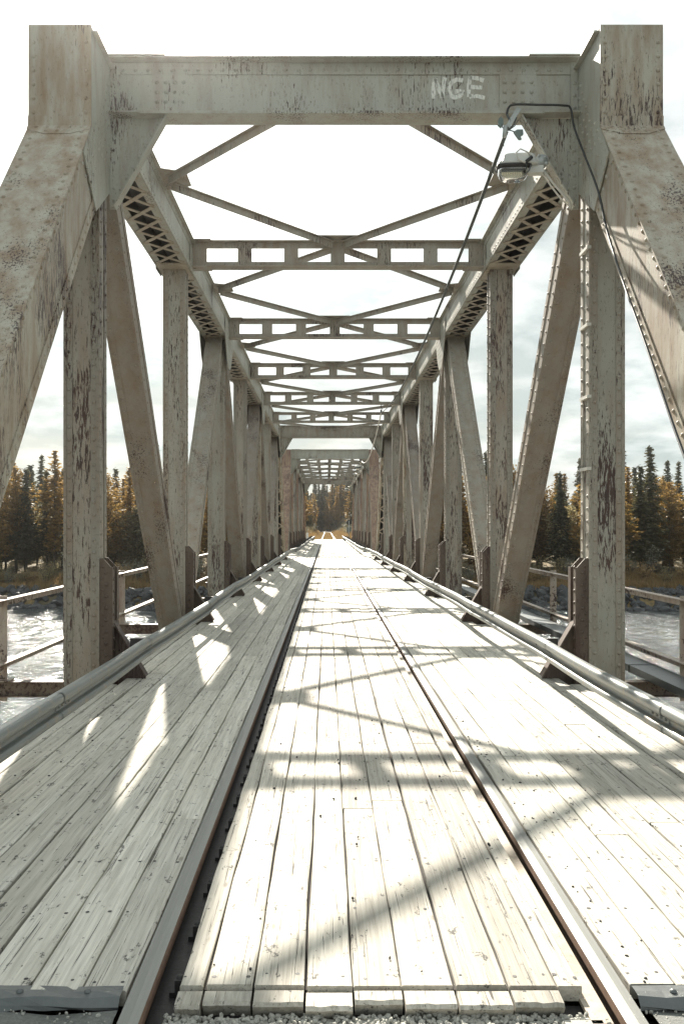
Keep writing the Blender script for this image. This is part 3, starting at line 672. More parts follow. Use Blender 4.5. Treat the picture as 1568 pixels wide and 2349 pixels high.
mb.build('packed_dirt', 'dirt', deck)
nl = nails.build('nail_heads', M['darksteel'], deck); nl['kind'] = 'stuff'
# sleepers below
mb = MB(); y = DY0+0.15
while y < DY1:
    mb.cur = R.random(); mb.box(-2.32, 2.32, y-DY0-0.11, y-DY0+0.11, -0.34, -0.160); y += 0.55
t = mb.build('sleepers', 'wood_dark', deck); t['kind'] = 'stuff'

# ------------------------------------------------------------------ rails
def rail_path(off):
    pts = [(TC+off, -8.0, 0)]
    y = 0.0
    while y <= 225: pts.append((TC+off, y, 0)); y += 5 if y > 20 else 1
    Rr = 170.0; cxx = TC-Rr
    for i in range(1, 22):
        a = i*0.035; pts.append((cxx+(Rr+off)*math.cos(a), 225+(Rr+off)*math.sin(a), 0.0+0.05*i))
    return pts
prof = [(-0.0355, -0.002), (-0.0355, -0.036), (-0.010, -0.048), (-0.009, -0.130), (-0.065, -0.146), (-0.065, -0.158), (0.065, -0.158), (0.065, -0.146), (0.009, -0.130), (0.010, -0.048), (0.0355, -0.036), (0.0355, -0.010), (0.030, -0.001), (0.0, 0.0015), (-0.030, -0.001)]
def make_rail(off, label):
    root = empty('rail', (TC+off, 0, 0), label, 'rail', 'rails of the track')
    mb = MB(); P = [Vector(p) for p in rail_path(off)]; vs = []; fs = []; k = len(prof)
    for i, p in enumerate(P):
        t = (P[min(i+1, len(P)-1)]-P[max(i-1, 0)]).normalized(); s = Vector((t.y, -t.x, 0))
        for (x, z) in prof: vs.append(p+s*x+Vector((-TC-off, 0, z)))
    for i in range(len(P)-1):
        for j in range(k): fs.append((i*k+j, i*k+(j+1) % k, (i+1)*k+(j+1) % k, (i+1)*k+j))
    fs.append(tuple(range(k))); mb.add(vs, fs); mb.build('rail_section', 'rail', root); return root
rl = make_rail(-0.765, 'left rail of the track with a wide dark flangeway and bolts on its inner side')
rr_ = make_rail(0.775, 'right rail of the track with sunlit worn top')
mb = MB(); mb.box(-0.016, 0.02, -0.022, 0.022, -0.105, -0.045); mb.box(-0.035, 0.03, -0.016, 0.016, -0.1055, -0.088); mb.rivet((0, 0, -0.045), (0, 0, 1), 0.015)
cl = mb.build('rail_clip', 'darksteel', rl, (0.098, 3.03, 0))
for i in range(1, 100): instance(cl, 'rail_clip', rl, (0.098, 3.03+0.41*i, 0))
mb = MB()
for i in range(100, 245):
    y = 3.03+0.41*i; mb.box(0.098, 0.138, y-.03, y+.03, -0.10, -0.035)
o = mb.build('far_clips', 'darksteel', rl); o['kind'] = 'stuff'
mb = MB(); mb.box(0.012, 0.19, 2.75, DY1, -0.118, -0.106); mb.build('flangeway_plate', 'darksteel', rl)
mb = MB(); mb.box(-0.115, -0.05, 2.75, DY1, -0.06, -0.045); mb.build('flangeway_plate', 'paint_under', rr_)

# ------------------------------------------------------------------ guardrails
gp = [(0.0, 0.440)]+[(0.030+0.033*math.cos(math.radians(q)), 0.404+0.036*math.sin(math.radians(q))) for q in range(100, -91, -21)]+[(0.008, 0.362), (0.004, 0.352), (0.004, 0.326), (0.008, 0.320)]+[(0.026+0.027*math.cos(math.radians(q)), 0.290+0.027*math.sin(math.radians(q))) for q in range(80, -101, -30)]
def guard_x(y):
    w_ = 1.885
    if y < 6: w_ += 0.012*(6-y)
    if y > 42: w_ -= 0.265*min(1, max(0, (y-42)/4.5))
    return w_+0.012*math.sin(y*0.9)+0.006*math.sin(y*2.3+1)
def make_guard(s, label):
    root = empty('guardrail', (TC+s*1.9, 2.0, 0), label, 'guardrail', 'guardrails along the bridge')
    ox = -(TC+s*1.9); mb = MB(); vs = []; fs = []; ys = []; y = 1.2
    while y < DY1-1: ys.append(y); y += 0.4 if y < 60 else 1.5
    th = 0.004; k = len(gp)
    for y in ys:
        X = TC+s*guard_x(y)+ox; dz = 0.010*math.sin(y*0.55+s)
        for (a, z) in gp: vs.append((X-s*a, y-2.0, z+dz))
        for (a, z) in gp: vs.append((X-s*a+s*th, y-2.0, z+dz-0.001))
    for i in range(len(ys)-1):
        for j in range(k-1):
            fs.append((i*2*k+j, i*2*k+j+1, (i+1)*2*k+j+1, (i+1)*2*k+j)); fs.append((i*2*k+k+j+1, i*2*k+k+j, (i+1)*2*k+k+j, (i+1)*2*k+k+j+1))
        for j in (0, k-1): fs.append((i*2*k+j, (i+1)*2*k+j, (i+1)*2*k+k+j, i*2*k+k+j))
    mb.add(vs, fs, True); mb.build('beam', 'galv', root)
    # splices with bolts
    y = 5.75 if s < 0 else 5.45
    while y < 60:
        mb = MB(); vs = []; fs = []
        for yy in (y-0.16, y+0.16):
            X = TC+s*guard_x(yy)+ox; dz = 0.010*math.sin(yy*0.55+s)
            for (a, z) in gp: vs.append((X-s*(a+0.004), yy-2.0, z+dz+(0.003 if z > .39 else 0)))
        for j in range(k-1): fs.append((j, j+1, k+j+1, k+j))
        mb.add(vs, fs, True)
        for q in range(4):
            yy = y-0.11+q*0.072; mb.rivet((TC+s*guard_x(yy)+ox-s*0.010, yy-2.0, 0.345+0.010*math.sin(yy*0.55+s)), (-s, 0, 0), 0.014, 6)
        mb.build('splice', 'galv', root); y += 2.85 if y < 6 else 4.0
    # supports: steel brackets bolted behind the beam
    for y in [3.54+PL*n for n in range(1, NP)]+[47.0+PL*n for n in range(1, NP)]+[90, 93, 96, 99, 102]:
        mb = MB(); X = TC+s*guard_x(y)+ox
        mb.box(X+s*0.008, X+s*(0.20 if y < 46 else 0.46), y-2.04, y-2.0, 0.285, 0.40)
        if y > 89: mb.box(X+s*0.02, X+s*0.12, y-2.05, y-1.95, -0.3, 0.284)
        mb.rivet((X-s*0.006, y-2.02, 0.343), (-s, 0, 0), 0.013, 6)
        mb.build('bracket', 'darksteel', root)
    return root
make_guard(-1, 'left galvanised guardrail in shade, bending toward the camera in front of the left truss')
make_guard(1, 'right galvanised guardrail with sunlit top edge in front of the right truss')

# ------------------------------------------------------------------ outer handrails
def make_handrail(s, label):
    X0 = TC+s*3.44; root = empty('handrail', (X0, 3.6, 0), label, 'handrail', 'rusty outer handrails')
    for nm, z, h in (('top_rail', 0.77, 0.075), ('lower_rail', 0.14, 0.075)):
        mb = MB(); mb.box(-0.006, 0.006, -3.2, 85.5, z-h, z); mb.box(min(-0.0065, -s*0.08), max(-0.0065, -s*.08), -3.2, 85.5, z-0.010, z-0.001) if s > 0 else mb.box(0.0065, 0.08, -3.2, 85.5, z-0.010, z-0.001)
        mb.build(nm, 'rail_angle', root)
    for base in (3.54, 47.0):
        for n in range(0, NP+1):
            mb = MB(); y = base+n*PL+0.19-3.6
            mb.box(-0.05, 0.05, y-0.006, y+0.006, -0.26, 0.80); mb.box(s*0.04 if s < 0 else 0.04, s*0.05 if s < 0 else 0.05, y+0.0065, y+0.09, -0.26, 0.80)
            mb.box(-0.09, 0.09, y-0.09, y+0.10, -0.056, -0.046)
            mb.build('handrail_post', 'rail_angle', root)
    return root
make_handrail(-1, 'rusty angle iron handrail outside the left truss above the water')
make_handrail(1, 'rusty angle iron handrail outside the right truss above the water')
mb = MB(); mb.box(-0.14, 0.14, 0, 84, -0.045, 0.03); 
for k in range(22): mb.box(-0.15, 0.15, 1+k*3.9, 1.02+k*3.9, -0.05, 0.036)
tag(mb.build('cable_duct', 'sheet', None, (TC+3.18, 4.5, 0)), 'grey metal cable duct running beside the outer right handrail', 'cable duct')

# ------------------------------------------------------------------ abutments and pier
def stonework(name, y0, y1, x, z0, z1, label):
    mb = MB(); mb.box(-x, x, 0, y1-y0, z0, z1-0.35); mb.box(-x-0.15, x+0.15, -0.12, y1-y0+0.12, z1-0.349, z1)
    tag(mb.build(name, 'conc', None, (TC, y0, 0)), label, name.replace('_', ' '))
stonework('near_abutment', 1.6, 4.1, 4.2, -8.5, -0.9, 'concrete abutment under the near end of the deck'); 
stonework('middle_pier', 44.6, 47.6, 3.6, -9.5, -0.9, 'concrete pier in the river between the two spans')
stonework('far_abutment', 88.0, 90.5, 4.2, -8.5, -0.9, 'concrete abutment under the far end of the deck')
for o in list(C.objects):
    if o.name in ('near_abutment', 'far_abutment'): o.name = 'abutment'; o['category'] = 'abutment'
    if o.name == 'middle_pier': o.name = 'pier'; o['category'] = 'pier'

# ------------------------------------------------------------------ lamps and wires
def glassm():
    m, nt, b, out = new_mat('clear_lamp_glass'); nt.nodes.remove(b)
    t = N(nt, 'ShaderNodeBsdfTransparent'); t.inputs[0].default_value = (0.86, 0.88, 0.85, 1); g = N(nt, 'ShaderNodeBsdfGlossy', i_Roughness=0.05)
    f = N(nt, 'ShaderNodeFresnel'); f.inputs[0].default_value = 1.5; x = N(nt, 'ShaderNodeMixShader')
    nt.links.new(f.outputs[0], x.inputs[0]); nt.links.new(t.outputs[0], x.inputs[1]); nt.links.new(g.outputs[0], x.inputs[2]); nt.links.new(x.outputs[0], out.inputs[0]); return m
M['glass'] = glassm()
def sup(a, ex=0.5): return math.copysign(abs(math.cos(a))**ex, math.cos(a)), math.copysign(abs(math.sin(a))**ex, math.sin(a))
def loft(mb, rings, seg=28, ex=0.55, cap=True, sm=True):
    """rings (z, x0, x1, hy): rounded rectangles"""
    vs = []; fs = []
    for (z, x0, x1, hy) in rings:
        for k in range(seg):
            c, s = sup(2*math.pi*k/seg, ex); vs.append(((x0+x1)/2+(x1-x0)/2*c, hy*s, z))
    for i in range(len(rings)-1):
        for k in range(seg): fs.append((i*seg+k, i*seg+(k+1) % seg, (i+1)*seg+(k+1) % seg, (i+1)*seg+k))
    if cap: fs.append(tuple(reversed(range(seg)))); fs.append(tuple(range((len(rings)-1)*seg, len(rings)*seg)))
    mb.add(vs, fs, sm)
def make_lamp():
    root = empty('bridge_lamp', (0, 0, 0), 'pale grey lamp with clear glass bowl hanging at the near right portal knee', 'lamp', 'lamps on the bridge portals')
    # x from -0.19 (outer end) to 0.19 (arm end)
    mb = MB(); loft(mb, [(0.0, -0.19, 0.22, 0.115), (0.012, -0.195, 0.22, 0.12), (0.03, -0.185, 0.21, 0.112), (0.04, -0.15, 0.20, 0.095), (0.10, -0.135, 0.19, 0.08), (0.112, -0.12, 0.17, 0.068)]); mb.build('housing', 'lamp_grey', root)
    mb = MB(); loft(mb, [(-0.020, -0.195, 0.15, 0.118), (-0.001, -0.2, 0.155, 0.122)], ex=0.45); mb.build('rim', 'darksteel', root)
    mb = MB(); loft(mb, [(-0.022, -0.185, 0.135, 0.108), (-0.07, -0.18, 0.125, 0.104), (-0.105, -0.155, 0.095, 0.09), (-0.128, -0.115, 0.055, 0.07), (-0.133, -0.08, 0.02, 0.05)], ex=0.45); mb.build('glass_bowl', 'glass', root)
    mb = MB(); vs = []; fs = []
    for i in range(25):
        x = -0.15+0.215*i/24; w_ = 0.0025*(i % 2)
        for j in range(7):
            a = math.pi*j/6; vs.append((x, 0.085*math.cos(a), -0.075+(0.05+w_)*math.sin(a)))
    for i in range(24):
        for j in range(6): fs.append((i*7+j, i*7+j+1, (i+1)*7+j+1, (i+1)*7+j))
    mb.add(vs, fs); mb.build('reflector', 'reflector', root)
    mb = MB(); mb.box(0.10, 0.27, -0.05, 0.05, -0.07, -0.004); mb.box(0.13, 0.25, -0.052, -0.0502, -0.055, -0.02); mb.tube([(0.2, 0.05, -0.02), (0.30, 0.14, 0.0)], 0.022); mb.build('arm', 'lamp_grey', root)
    mb = MB(); mb.tube([(0.17, -0.05, 0.06), (0.10, -0.11, 0.10), (0.03, -0.125, 0.125), (-0.01, -0.125, 0.09), (0.01, -0.13, 0.03), (0.06, -0.13, 0.0), (0.11, -0.10, -0.005)], 0.007); mb.build('lead_wire', 'white_cable', root)
    mb = MB(); mb.tube([(0.09, -0.12, 0.005), (0.15, -0.12, 0.05)], 0.017); mb.tube([(0.09, -0.12, 0.0), (0.095, -0.12, -0.06)], 0.006); mb.build('connector', 'black', root)
    mb = MB(); mb.tube([(-0.193, -0.04, 0.0), (-0.21, -0.045, -0.02), (-0.205, -0.045, -0.06)], 0.006); mb.tube([(0.14, -0.11, -0.02), (0.125, -0.11, -0.07), (0.08, -0.09, -0.115)], 0.006); mb.build('latch', 'sheet', root)
    return root
lamp = make_lamp(); YP = 3.54+PL
lamp.location = PX(1183, 383, YP-0.32); lamp.rotation_euler = (0.0, math.radians(1.5), math.radians(-8)); lamp.scale = (0.93, 0.93, 1.0)
for o_, yy, lb_ in (((982-700)/1, 47.0+PL, 'lamp on the right knee of the far span\'s first portal, seen through the near span'), (0, 47.0+7*PL, 'small lamp at the farthest portal in front of the forest')):
    c = copy_tree(lamp); c.location = (TC+1.66, yy-0.32, 4.98); c['label'] = lb_; c.scale = (1.1, 1.1, 1.1)
# lamp bracket + junction box on the knee
mb = MB(); pj = PX(1240, 372, YP-0.24); mb.tube([pj+Vector((0, -0.05, 0)), pj+Vector((0, 0.05, 0))], 0.062, 10)
mb.rivet(pj+Vector((0.03, -0.05, 0.03)), (0, -1, 0), 0.014); mb.rivet(pj+Vector((-0.03, -0.05, 0.045)), (0, -1, 0), 0.014); mb.rivet(pj+Vector((0.04, -0.05, -0.03)), (0, -1, 0), 0.02)
tag(mb.build('junction_box', 'galv_post', None), 'round grey junction box on the near right portal knee beside the lamp', 'junction box')
def wire(name, pts, r, mat, label, group=None, cat='cable', seg=6, loc=None):
    # smooth with Catmull-Rom
    P = [Vector(p) for p in pts]; Q = []
    for i in range(len(P)-1):
        p0 = P[max(i-1, 0)]; p1 = P[i]; p2 = P[i+1]; p3 = P[min(i+2, len(P)-1)]
        for k in range(6):
            t = k/6; Q.append(0.5*((2*p1)+(p2-p0)*t+(2*p0-5*p1+4*p2-p3)*t*t+(3*p1-p0-3*p2+p3)*t*t*t))
    Q.append(P[-1]); mb = MB(); mb.tube(Q, r, seg); return tag(mb.build(name, mat, None), label, cat, group)
def sag(p0, p1, s, n=14):
    p0 = Vector(p0); p1 = Vector(p1); return [p0.lerp(p1, i/n)-Vector((0, 0, 4*s*(i/n)*(1-i/n))) for i in range(n+1)]
ph = PX(1159, 302, YP-0.25)
pi_ = Vector((1.80, 3.54+5*PL-0.02, 5.30))
wire('power_cable', sag(ph, pi_, 0.50), 0.013, 'cable', 'twisted overhead cable sagging from near lamp bracket to a middle roof strut', 'overhead cable lengths')
wire('power_cable', sag(ph+Vector((.02, 0, 0)), pi_, 0.515), 0.008, 'cable', 'thin twin of the overhead cable from near lamp bracket to a middle roof strut', 'overhead cable lengths')
pq = Vector((2.0, 52.0, 5.38))
wire('power_cable', sag(pi_, pq, 0.7), 0.022, 'white_cable', 'pale overhead cable sagging from middle strut to the far span\'s portal', 'overhead cable lengths')
pr = Vector((2.0, 47.0+3*PL, 5.3)); ps = Vector((1.95, 47.0+7*PL-0.2, 5.3))
wire('power_cable', sag(pq, pr, 0.35), 0.024, 'white_cable', 'pale cable sagging under the far span\'s first roof struts', 'overhead cable lengths')
wire('power_cable', sag(pr, ps, 0.4), 0.024, 'white_cable', 'pale cable sagging under the far span\'s last roof struts to the farthest portal', 'overhead cable lengths')
mb = MB()
mb.tube([pi_, pi_+Vector((0, 0, 0.10))], 0.03, 8); mb.tube([pi_+Vector((0, 0, .09)), pi_+Vector((0.03, 0, 0.14)), pi_+Vector((0, 0, 0.2)), pi_+Vector((0, 0, 0.27))], 0.012, 6)
tag(mb.build('insulator', 'black', None), 'black insulator hooked under the middle roof strut holding the cable', 'insulator')
# black conduit along the portal beam and down the end post
yb = YP-0.24
wire('black_conduit', [PX(1162, 262, yb), PX(1166, 246, yb), PX(1180, 239, yb-.02), PX(1230, 239.5, yb-.02), PX(1290, 241, yb-.02), PX(1308, 248, yb), PX(1316, 290, yb-0.05), PX(1338, 350, YP-0.5), PX(1372, 440, YP-0.9), PX(1392, 530, YP-1.2), PX(1432, 655, YP-1.9), PX(1484, 800, YP-2.6), PX(1552, 1000, YP-3.3), PX(1640, 1230, YP-4.0)], 0.011, 'black', 'thick black conduit running along the portal beam and down the right end post')
# cable fitting hanging from the beam
fit = empty('cable_fitting', ph, 'slotted steel hanger with torn cable ends under the right of the near portal beam', 'cable fitting')
def loc_(o, p=ph): o.parent = fit; o.matrix_parent_inverse = Matrix.Translation(-p); return o
mb = MB(); a = PX(1190, 247, yb); mb.bar(a, ph+Vector((0.02, 0.0, 0.05)), 0.045, 0.008, up=(0, 1, 0)); mb.tube([ph+Vector((0, 0, .06)), ph-Vector((0.01, 0, .05))], 0.022, 8)
loc_(mb.build('hanger_strap', 'galv_post', None))
mb = MB(); mb.tube([PX(1162, 262, yb), PX(1170, 276, yb), PX(1168, 290, yb), PX(1159, 300, yb)], 0.012)
mb.tube([PX(1184, 268, yb), PX(1178, 285, yb), PX(1164, 298, yb)], 0.008); mb.tube([PX(1188, 274, yb), PX(1180, 288, yb), PX(1168, 297, yb)], 0.005)
mb.tube([PX(1150, 283, yb), PX(1152, 292, yb), PX(1159, 297, yb), PX(1172, 299, yb), PX(1180, 302, yb)], 0.005); mb.tube([PX(1157, 300, yb), PX(1152, 318, yb), PX(1155, 335, yb)], 0.0035)
loc_(mb.build('cable_ends', 'cable', None))
for pts_ in (((1142, 285), (1143, 272), (1148, 266), (1154, 272), (1154, 285), (1149, 291)), ((1178, 301), (1186, 296), (1199, 296), (1200, 307), (1193, 311), (1196, 318), (1190, 318), (1184, 310))):
    m_ = MB(); m_.prism([PX(x, y, yb) for x, y in pts_], (0, 0.03, 0)); loc_(m_.build('torn_clamp', 'sign_plate', None))
mb = MB(); mb.tube([PX(1243, 395, yb), PX(1262, 425, yb), PX(1285, 455, yb), PX(1303, 470, yb)], 0.009); mb.tube([PX(1245, 390, yb-.02), PX(1268, 420, yb-.02), PX(1290, 445, yb-.03), PX(1305, 465, yb-.02), PX(1308, 478, yb), PX(1303, 474, yb)], 0.012)
tag(mb.build('lamp_supply_wires', 'white_cable', None), 'loose pale wires strapped along the right portal knee below the lamp', 'wires')
# ties round the first right post
xr = TC+HC-0.176
for z, wd in ((4.2, 'topmost'), (3.45, 'second from top'), (2.75, 'third from top'), (2.05, 'lowest')):
    mb = MB(); mb.box(xr-0.022, xr+0.02, YP-0.158, YP+0.10, z, z+0.03)
    tag(mb.build('cable_strap', 'white_cable', None), 'pale strap on the inner edge of the near right post, %s of four' % wd, 'strap', 'straps on the near right post')

# ------------------------------------------------------------------ sign seen from behind, marker
sg = empty('road_sign', (2.62, 106.0, 0), 'back of round dark sign above teal plate, on a post at the far deck end', 'sign')
mb = MB(); mb.tube([(0, 0, -0.8), (0, 0, 2.2)], 0.05, 8); mb.build('post', 'galv_post', sg)
mb = MB(); mb.tube([(0, 0.07, 1.98), (0, 0.085, 1.98)], 0.30, 24); mb.build('round_sign', 'sign_back', sg)
mb = MB(); mb.tube([(-.06, 0.052, 1.9), (0, 0.052, 2.12), (.06, 0.052, 1.9)], 0.012, 6); mb.build('sign_clamp', 'galv_post', sg)
mb = MB(); mb.box(-0.28, 0.28, 0.06, 0.075, 0.92, 1.42); mb.build('plate', 'sign_plate', sg)
mb = MB(); mb.box(-0.14, 0.14, -0.1, 0.1, -0.4, 0.72); mb.prism([(-0.16, -0.12, 0.72), (0.16, -0.12, 0.72), (0, -0.12, 0.82)], (0, 0.24, 0)); tag(mb.build('marker_post', 'white_box', None, (-2.35, 105, 0)), 'stubby white marker post at the far left end of the deck', 'marker post')

# ------------------------------------------------------------------ ground, water
def smooth(a, b, t): t = max(0, min(1, (t-a)/(b-a))); return t*t*(3-2*t)
def hgt(x, y):
    """far bank terrain"""
    nz = 0.35*math.sin(x*0.31+y*0.17)+0.25*math.sin(x*0.83-y*0.4)+0.12*math.sin(x*2.1+y*1.3)
    ed = 88+1.2*math.sin(x*0.13)+0.6*math.sin(x*0.41)
    z = -9.5+smooth(ed-4, ed+2.0, y)*4.6+smooth(ed+2, ed+12, y)*1.1+smooth(ed+12, ed+75, y)*4.0+smooth(ed+75, 330, y)*6.0+nz*smooth(ed, ed+6, y)*0.7
    # embankment for the track
    xc = TC if y < 225 else TC-170*(1-math.cos((y-225)/170))
    e = abs(x-xc); top = -0.18; k = 1-smooth(3.0, 9.5, e)
    if y > 88: z = z*(1-k)+top*k if z < top else z*(1-k)+top*k
    return z
def grid(name, x0, x1, y0, y1, nx, ny, f, mat, kind='structure', px=1.0, py=1.0):
    mb = MB(); vs = []
    for j in range(ny+1):
        for i in range(nx+1):
            u = i/nx*2-1; u = math.copysign(abs(u)**px, u); x = (x0+x1)/2+(x1-x0)/2*u; y = y0+(y1-y0)*(j/ny)**py; vs.append((x, y, f(x, y)))
    fs = [(j*(nx+1)+i, j*(nx+1)+i+1, (j+1)*(nx+1)+i+1, (j+1)*(nx+1)+i) for j in range(ny) for i in range(nx)]
    mb.add(vs, fs, True); return tag(mb.build(name, mat, None), kind=kind)
def groundm():
    m, nt, b, out = new_mat('autumn_ground')
    f = noise(nt, mapped(nt, (0.35, 0.35, 0.35)), 1.0, 6, 0.6); f2 = noise(nt, mapped(nt, (5, 5, 5)), 1.0, 6, 0.7)
    c = mixc(nt, ramp(nt, f, 0.4, 0.62), (0.10, 0.085, 0.045), (0.26, 0.18, 0.075)); c = mixc(nt, ramp(nt, f2, 0.45, 0.65), c, (0.10, 0.09, 0.06))
    nt.links.new(c, b.inputs['Base Color']); b.inputs['Roughness'].default_value = 0.95; bump(nt, b, f2, 0.8, 0.1); return m
M['ground'] = groundm()
grid('far_bank', -420, 420, 80, 900, 220, 200, hgt, 'ground', px=1.8, py=1.7)
def near(x, y):
    e = abs(x-TC); z = -0.10 if e < 4.2 else -0.10-min(8.5, (e-4.2)*0.7)
    if e > 1.0: pass
    if y > 1.6: z = min(z, -0.10-9*smooth(1.6, 9.0, y)) if e > 3.4 else z
    return z
grid('near_bank', -60, 60, -60, 12, 120, 60, lambda x, y: near(x, y)-0.10-(9*smooth(2.4, 4.0, y)), 'ground', px=1.6)
mb = MB(); mb.add([(-9.5, -60, -8.6)]*0, [])
# asphalt approach (with thickness), ballast-like gravel between the rails
mb = MB()
def slab(x0, x1, y0, y1, z0, z1): 
    nx, ny = 30, 44; vs = []; 
    for j in range(ny+1):
        for i in range(nx+1):
            x = x0+(x1-x0)*i/nx; y = y1-(y1-y0)*(j/ny)**2.2; vs.append((x, y, z1+0.006*math.sin(x*17+y*9)+0.005*math.sin(x*41-y*33)+R.uniform(-.003, .003)))
    mb.add(vs, [(j*(nx+1)+i, (j+1)*(nx+1)+i, (j+1)*(nx+1)+i+1, j*(nx+1)+i+1) for j in range(ny) for i in range(nx)], True)
slab(-3.8, -0.66, -40, 2.79, -.1, -0.035); slab(1.02, 4.1, -40, 2.83, -.1, -0.028)
tag(mb.build('road', 'asphalt', None), kind='structure')
mb = MB(); slab(-0.52, 0.88, -40, 2.80, -.1, -0.062); tag(mb.build('gravel_bed', 'gravel', None), kind='structure')
# stones
ico = []
def stone(mb, p, r):
    t = (1+5**.5)/2
    vv = [(-1, t, 0), (1, t, 0), (-1, -t, 0), (1, -t, 0), (0, -1, t), (0, 1, t), (0, -1, -t), (0, 1, -t), (t, 0, -1), (t, 0, 1), (-t, 0, -1), (-t, 0, 1)]
    ff = [(0,11,5),(0,5,1),(0,1,7),(0,7,10),(0,10,11),(1,5,9),(5,11,4),(11,10,2),(10,7,6),(7,1,8),(3,9,4),(3,4,2),(3,2,6),(3,6,8),(3,8,9),(4,9,5),(2,4,11),(6,2,10),(8,6,7),(9,8,1)]
    a = R.uniform(0, 6.28); ca, sa = math.cos(a), math.sin(a); sx, sy, sz = R.uniform(.7, 1.3), R.uniform(.6, 1.2), R.uniform(.45, .9)
    q = Quaternion((R.uniform(-1, 1), R.uniform(-1, 1), R.uniform(-1, 1)), R.uniform(0, 3))
    mb.cur = R.random(); mb.add([Vector(p)+(q @ Vector((x*sx*R.uniform(.8, 1.2), y*sy*R.uniform(.8, 1.2), z*sz*R.uniform(.8, 1.2))))*r/1.9 for x, y, z in vv], ff)
mb = MB()
for i in range(5200):
    y = 2.81-abs(R.gauss(0, 0.35)); x = R.uniform(-0.52, 0.88)
    if y > 2.2 or R.random() < 0.4: stone(mb, (x, y, -0.062+R.uniform(0, 0.014)), R.uniform(0.006, 0.012))
for i in range(500):
    x = R.choice((R.uniform(-2.5, -0.66), R.uniform(1.0, 2.6))); stone(mb, (x, 2.8-abs(R.gauss(0, .1)), -0.03), R.uniform(0.003, 0.008))
tag(mb.build('gravel', 'gravel', None), 'loose grey gravel between the rails at the near deck end', 'gravel', kind='stuff')
# grit on the deck
mb = MB()
for i in range(420):
    y = 2.9+abs(R.gauss(0, 9)); x = R.choice((R.uniform(-1.95, -1.6), R.uniform(1.0, 1.06), R.uniform(-0.40, 0.8), R.uniform(1.1, 2.2)))
    stone(mb, (x, y, 0.002), R.uniform(0.003, 0.009))
tag(mb.build('grit', 'darksteel', None), 'dark grit and crumbs scattered over the planks', 'grit', kind='stuff')
# little concrete wedges by the rails at the near edge
mb = MB(); mb.box(-0.06, 0.06, -0.55, 0.0, -0.1, -0.045); tag(mb.build('concrete_block', 'conc', None, (0.80, 2.77, 0)), 'weathered kerb block inside the right rail at the near deck end', 'block', 'kerb blocks at the deck end')
mb = MB(); mb.box(-0.05, 0.05, -0.55, 0.0, -0.1, -0.05); tag(mb.build('concrete_block', 'conc', None, (-0.44, 2.76, 0)), 'weathered kerb block inside the left rail at the near deck end', 'block', 'kerb blocks at the deck end')

def waterm():
    m, nt, b, out = new_mat('river_water')
    b.inputs['Base Color'].default_value = (0.035, 0.046, 0.048, 1); b.inputs['Roughness'].default_value = 0.12; b.inputs['IOR'].default_value = 1.33
    a = noise(nt, mapped(nt, (1.2, 3.0, 1)), 1.0, 6, 0.66, 0.6); c = noise(nt, mapped(nt, (4, 8, 1)), 1.0, 5, 0.7, 0.3)
    h = mixc(nt, 0.35, a, c); bump(nt, b, h, 0.8, 0.35); return m
M['water'] = waterm()
from mathutils import noise as mn
def wave(x, y):
    if y < 22 or abs(x) > 75: return -6.6
    a = mn.noise(Vector((x*0.22, y*0.55, 0)))*0.16+mn.noise(Vector((x*0.7+5, y*1.7, 3)))*0.14+mn.noise(Vector((x*1.7, y*3.6, 7)))*0.10
    return -6.6+a*min(1, (y-22)/4)
mb = MB(); ys_ = [-80, 0, 20]+[22+i*0.22 for i in range(320)]+[95, 130]; xs_ = [-500, -150]+[-76+i*0.40 for i in range(381)]+[150, 500]
vs = [(x, y, wave(x, y)) for y in ys_ for x in xs_]; nxw = len(xs_)
mb.add(vs, [(j*nxw+i, j*nxw+i+1, (j+1)*nxw+i+1, (j+1)*nxw+i) for j in range(len(ys_)-1) for i in range(nxw-1)], True)
tag(mb.build('water', 'water', None), kind='structure')

# rocks along the far bank
rock_protos = []
def rock_mesh(seed):
    rr = random.Random(seed); mb = MB(); n1, n2 = 10, 7; vs = []; cuts_ = [(Vector((rr.uniform(-1, 1), rr.uniform(-1, 1), rr.uniform(-.5, 1))).normalized(), rr.uniform(.45, .8)) for _ in range(9)]
    for j in range(n2+1):
        for i in range(n1):
            th = math.pi*j/n2; ph_ = 2*math.pi*i/n1; d = Vector((math.sin(th)*math.cos(ph_), math.sin(th)*math.sin(ph_), math.cos(th)))
            r = 1.0
            for nn, k in cuts_:
                q = d.dot(nn)
                if q > 0.01: r = min(r, k/q)
            vs.append(d*r*(1+rr.uniform(-.03, .03)))
    fs = [(j*n1+i, (j+1)*n1+i, (j+1)*n1+(i+1) % n1, j*n1+(i+1) % n1) for j in range(n2) for i in range(n1)]
    mb.add([(v.x, v.y, v.z*0.75) for v in vs], fs); return mb
for k in range(4):
    o = rock_mesh(k).build('boulder', 'rock'); rock_protos.append(o)
first = [True]*4
for i in range(150):
    side = -1 if i % 2 else 1; X = TC+side*R.uniform(5, 48); k = R.randrange(4)
    y = 87.6+1.2*math.sin(X*0.13)+R.uniform(-1.6, 1.6); s = R.uniform(0.35, 1.15)*(1 if y > 86.5 else 0.7)
    if first[k]: o = rock_protos[k]; first[k] = False
    else: o = rock_protos[k].copy(); C.objects.link(o)
    z = max(hgt(X, y), -6.75); o.location = (X, y, z+0.1*s); o.rotation_euler = (R.uniform(-.5, .5), R.uniform(-.5, .5), R.uniform(0, 6)); o.scale = (s*R.uniform(1, 1.5), s, s*R.uniform(.6, .9))
    tag(o, 'dark angular boulder on the %s far waterline' % ('left' if side < 0 else 'right'), 'boulder', 'boulders along the far waterline')

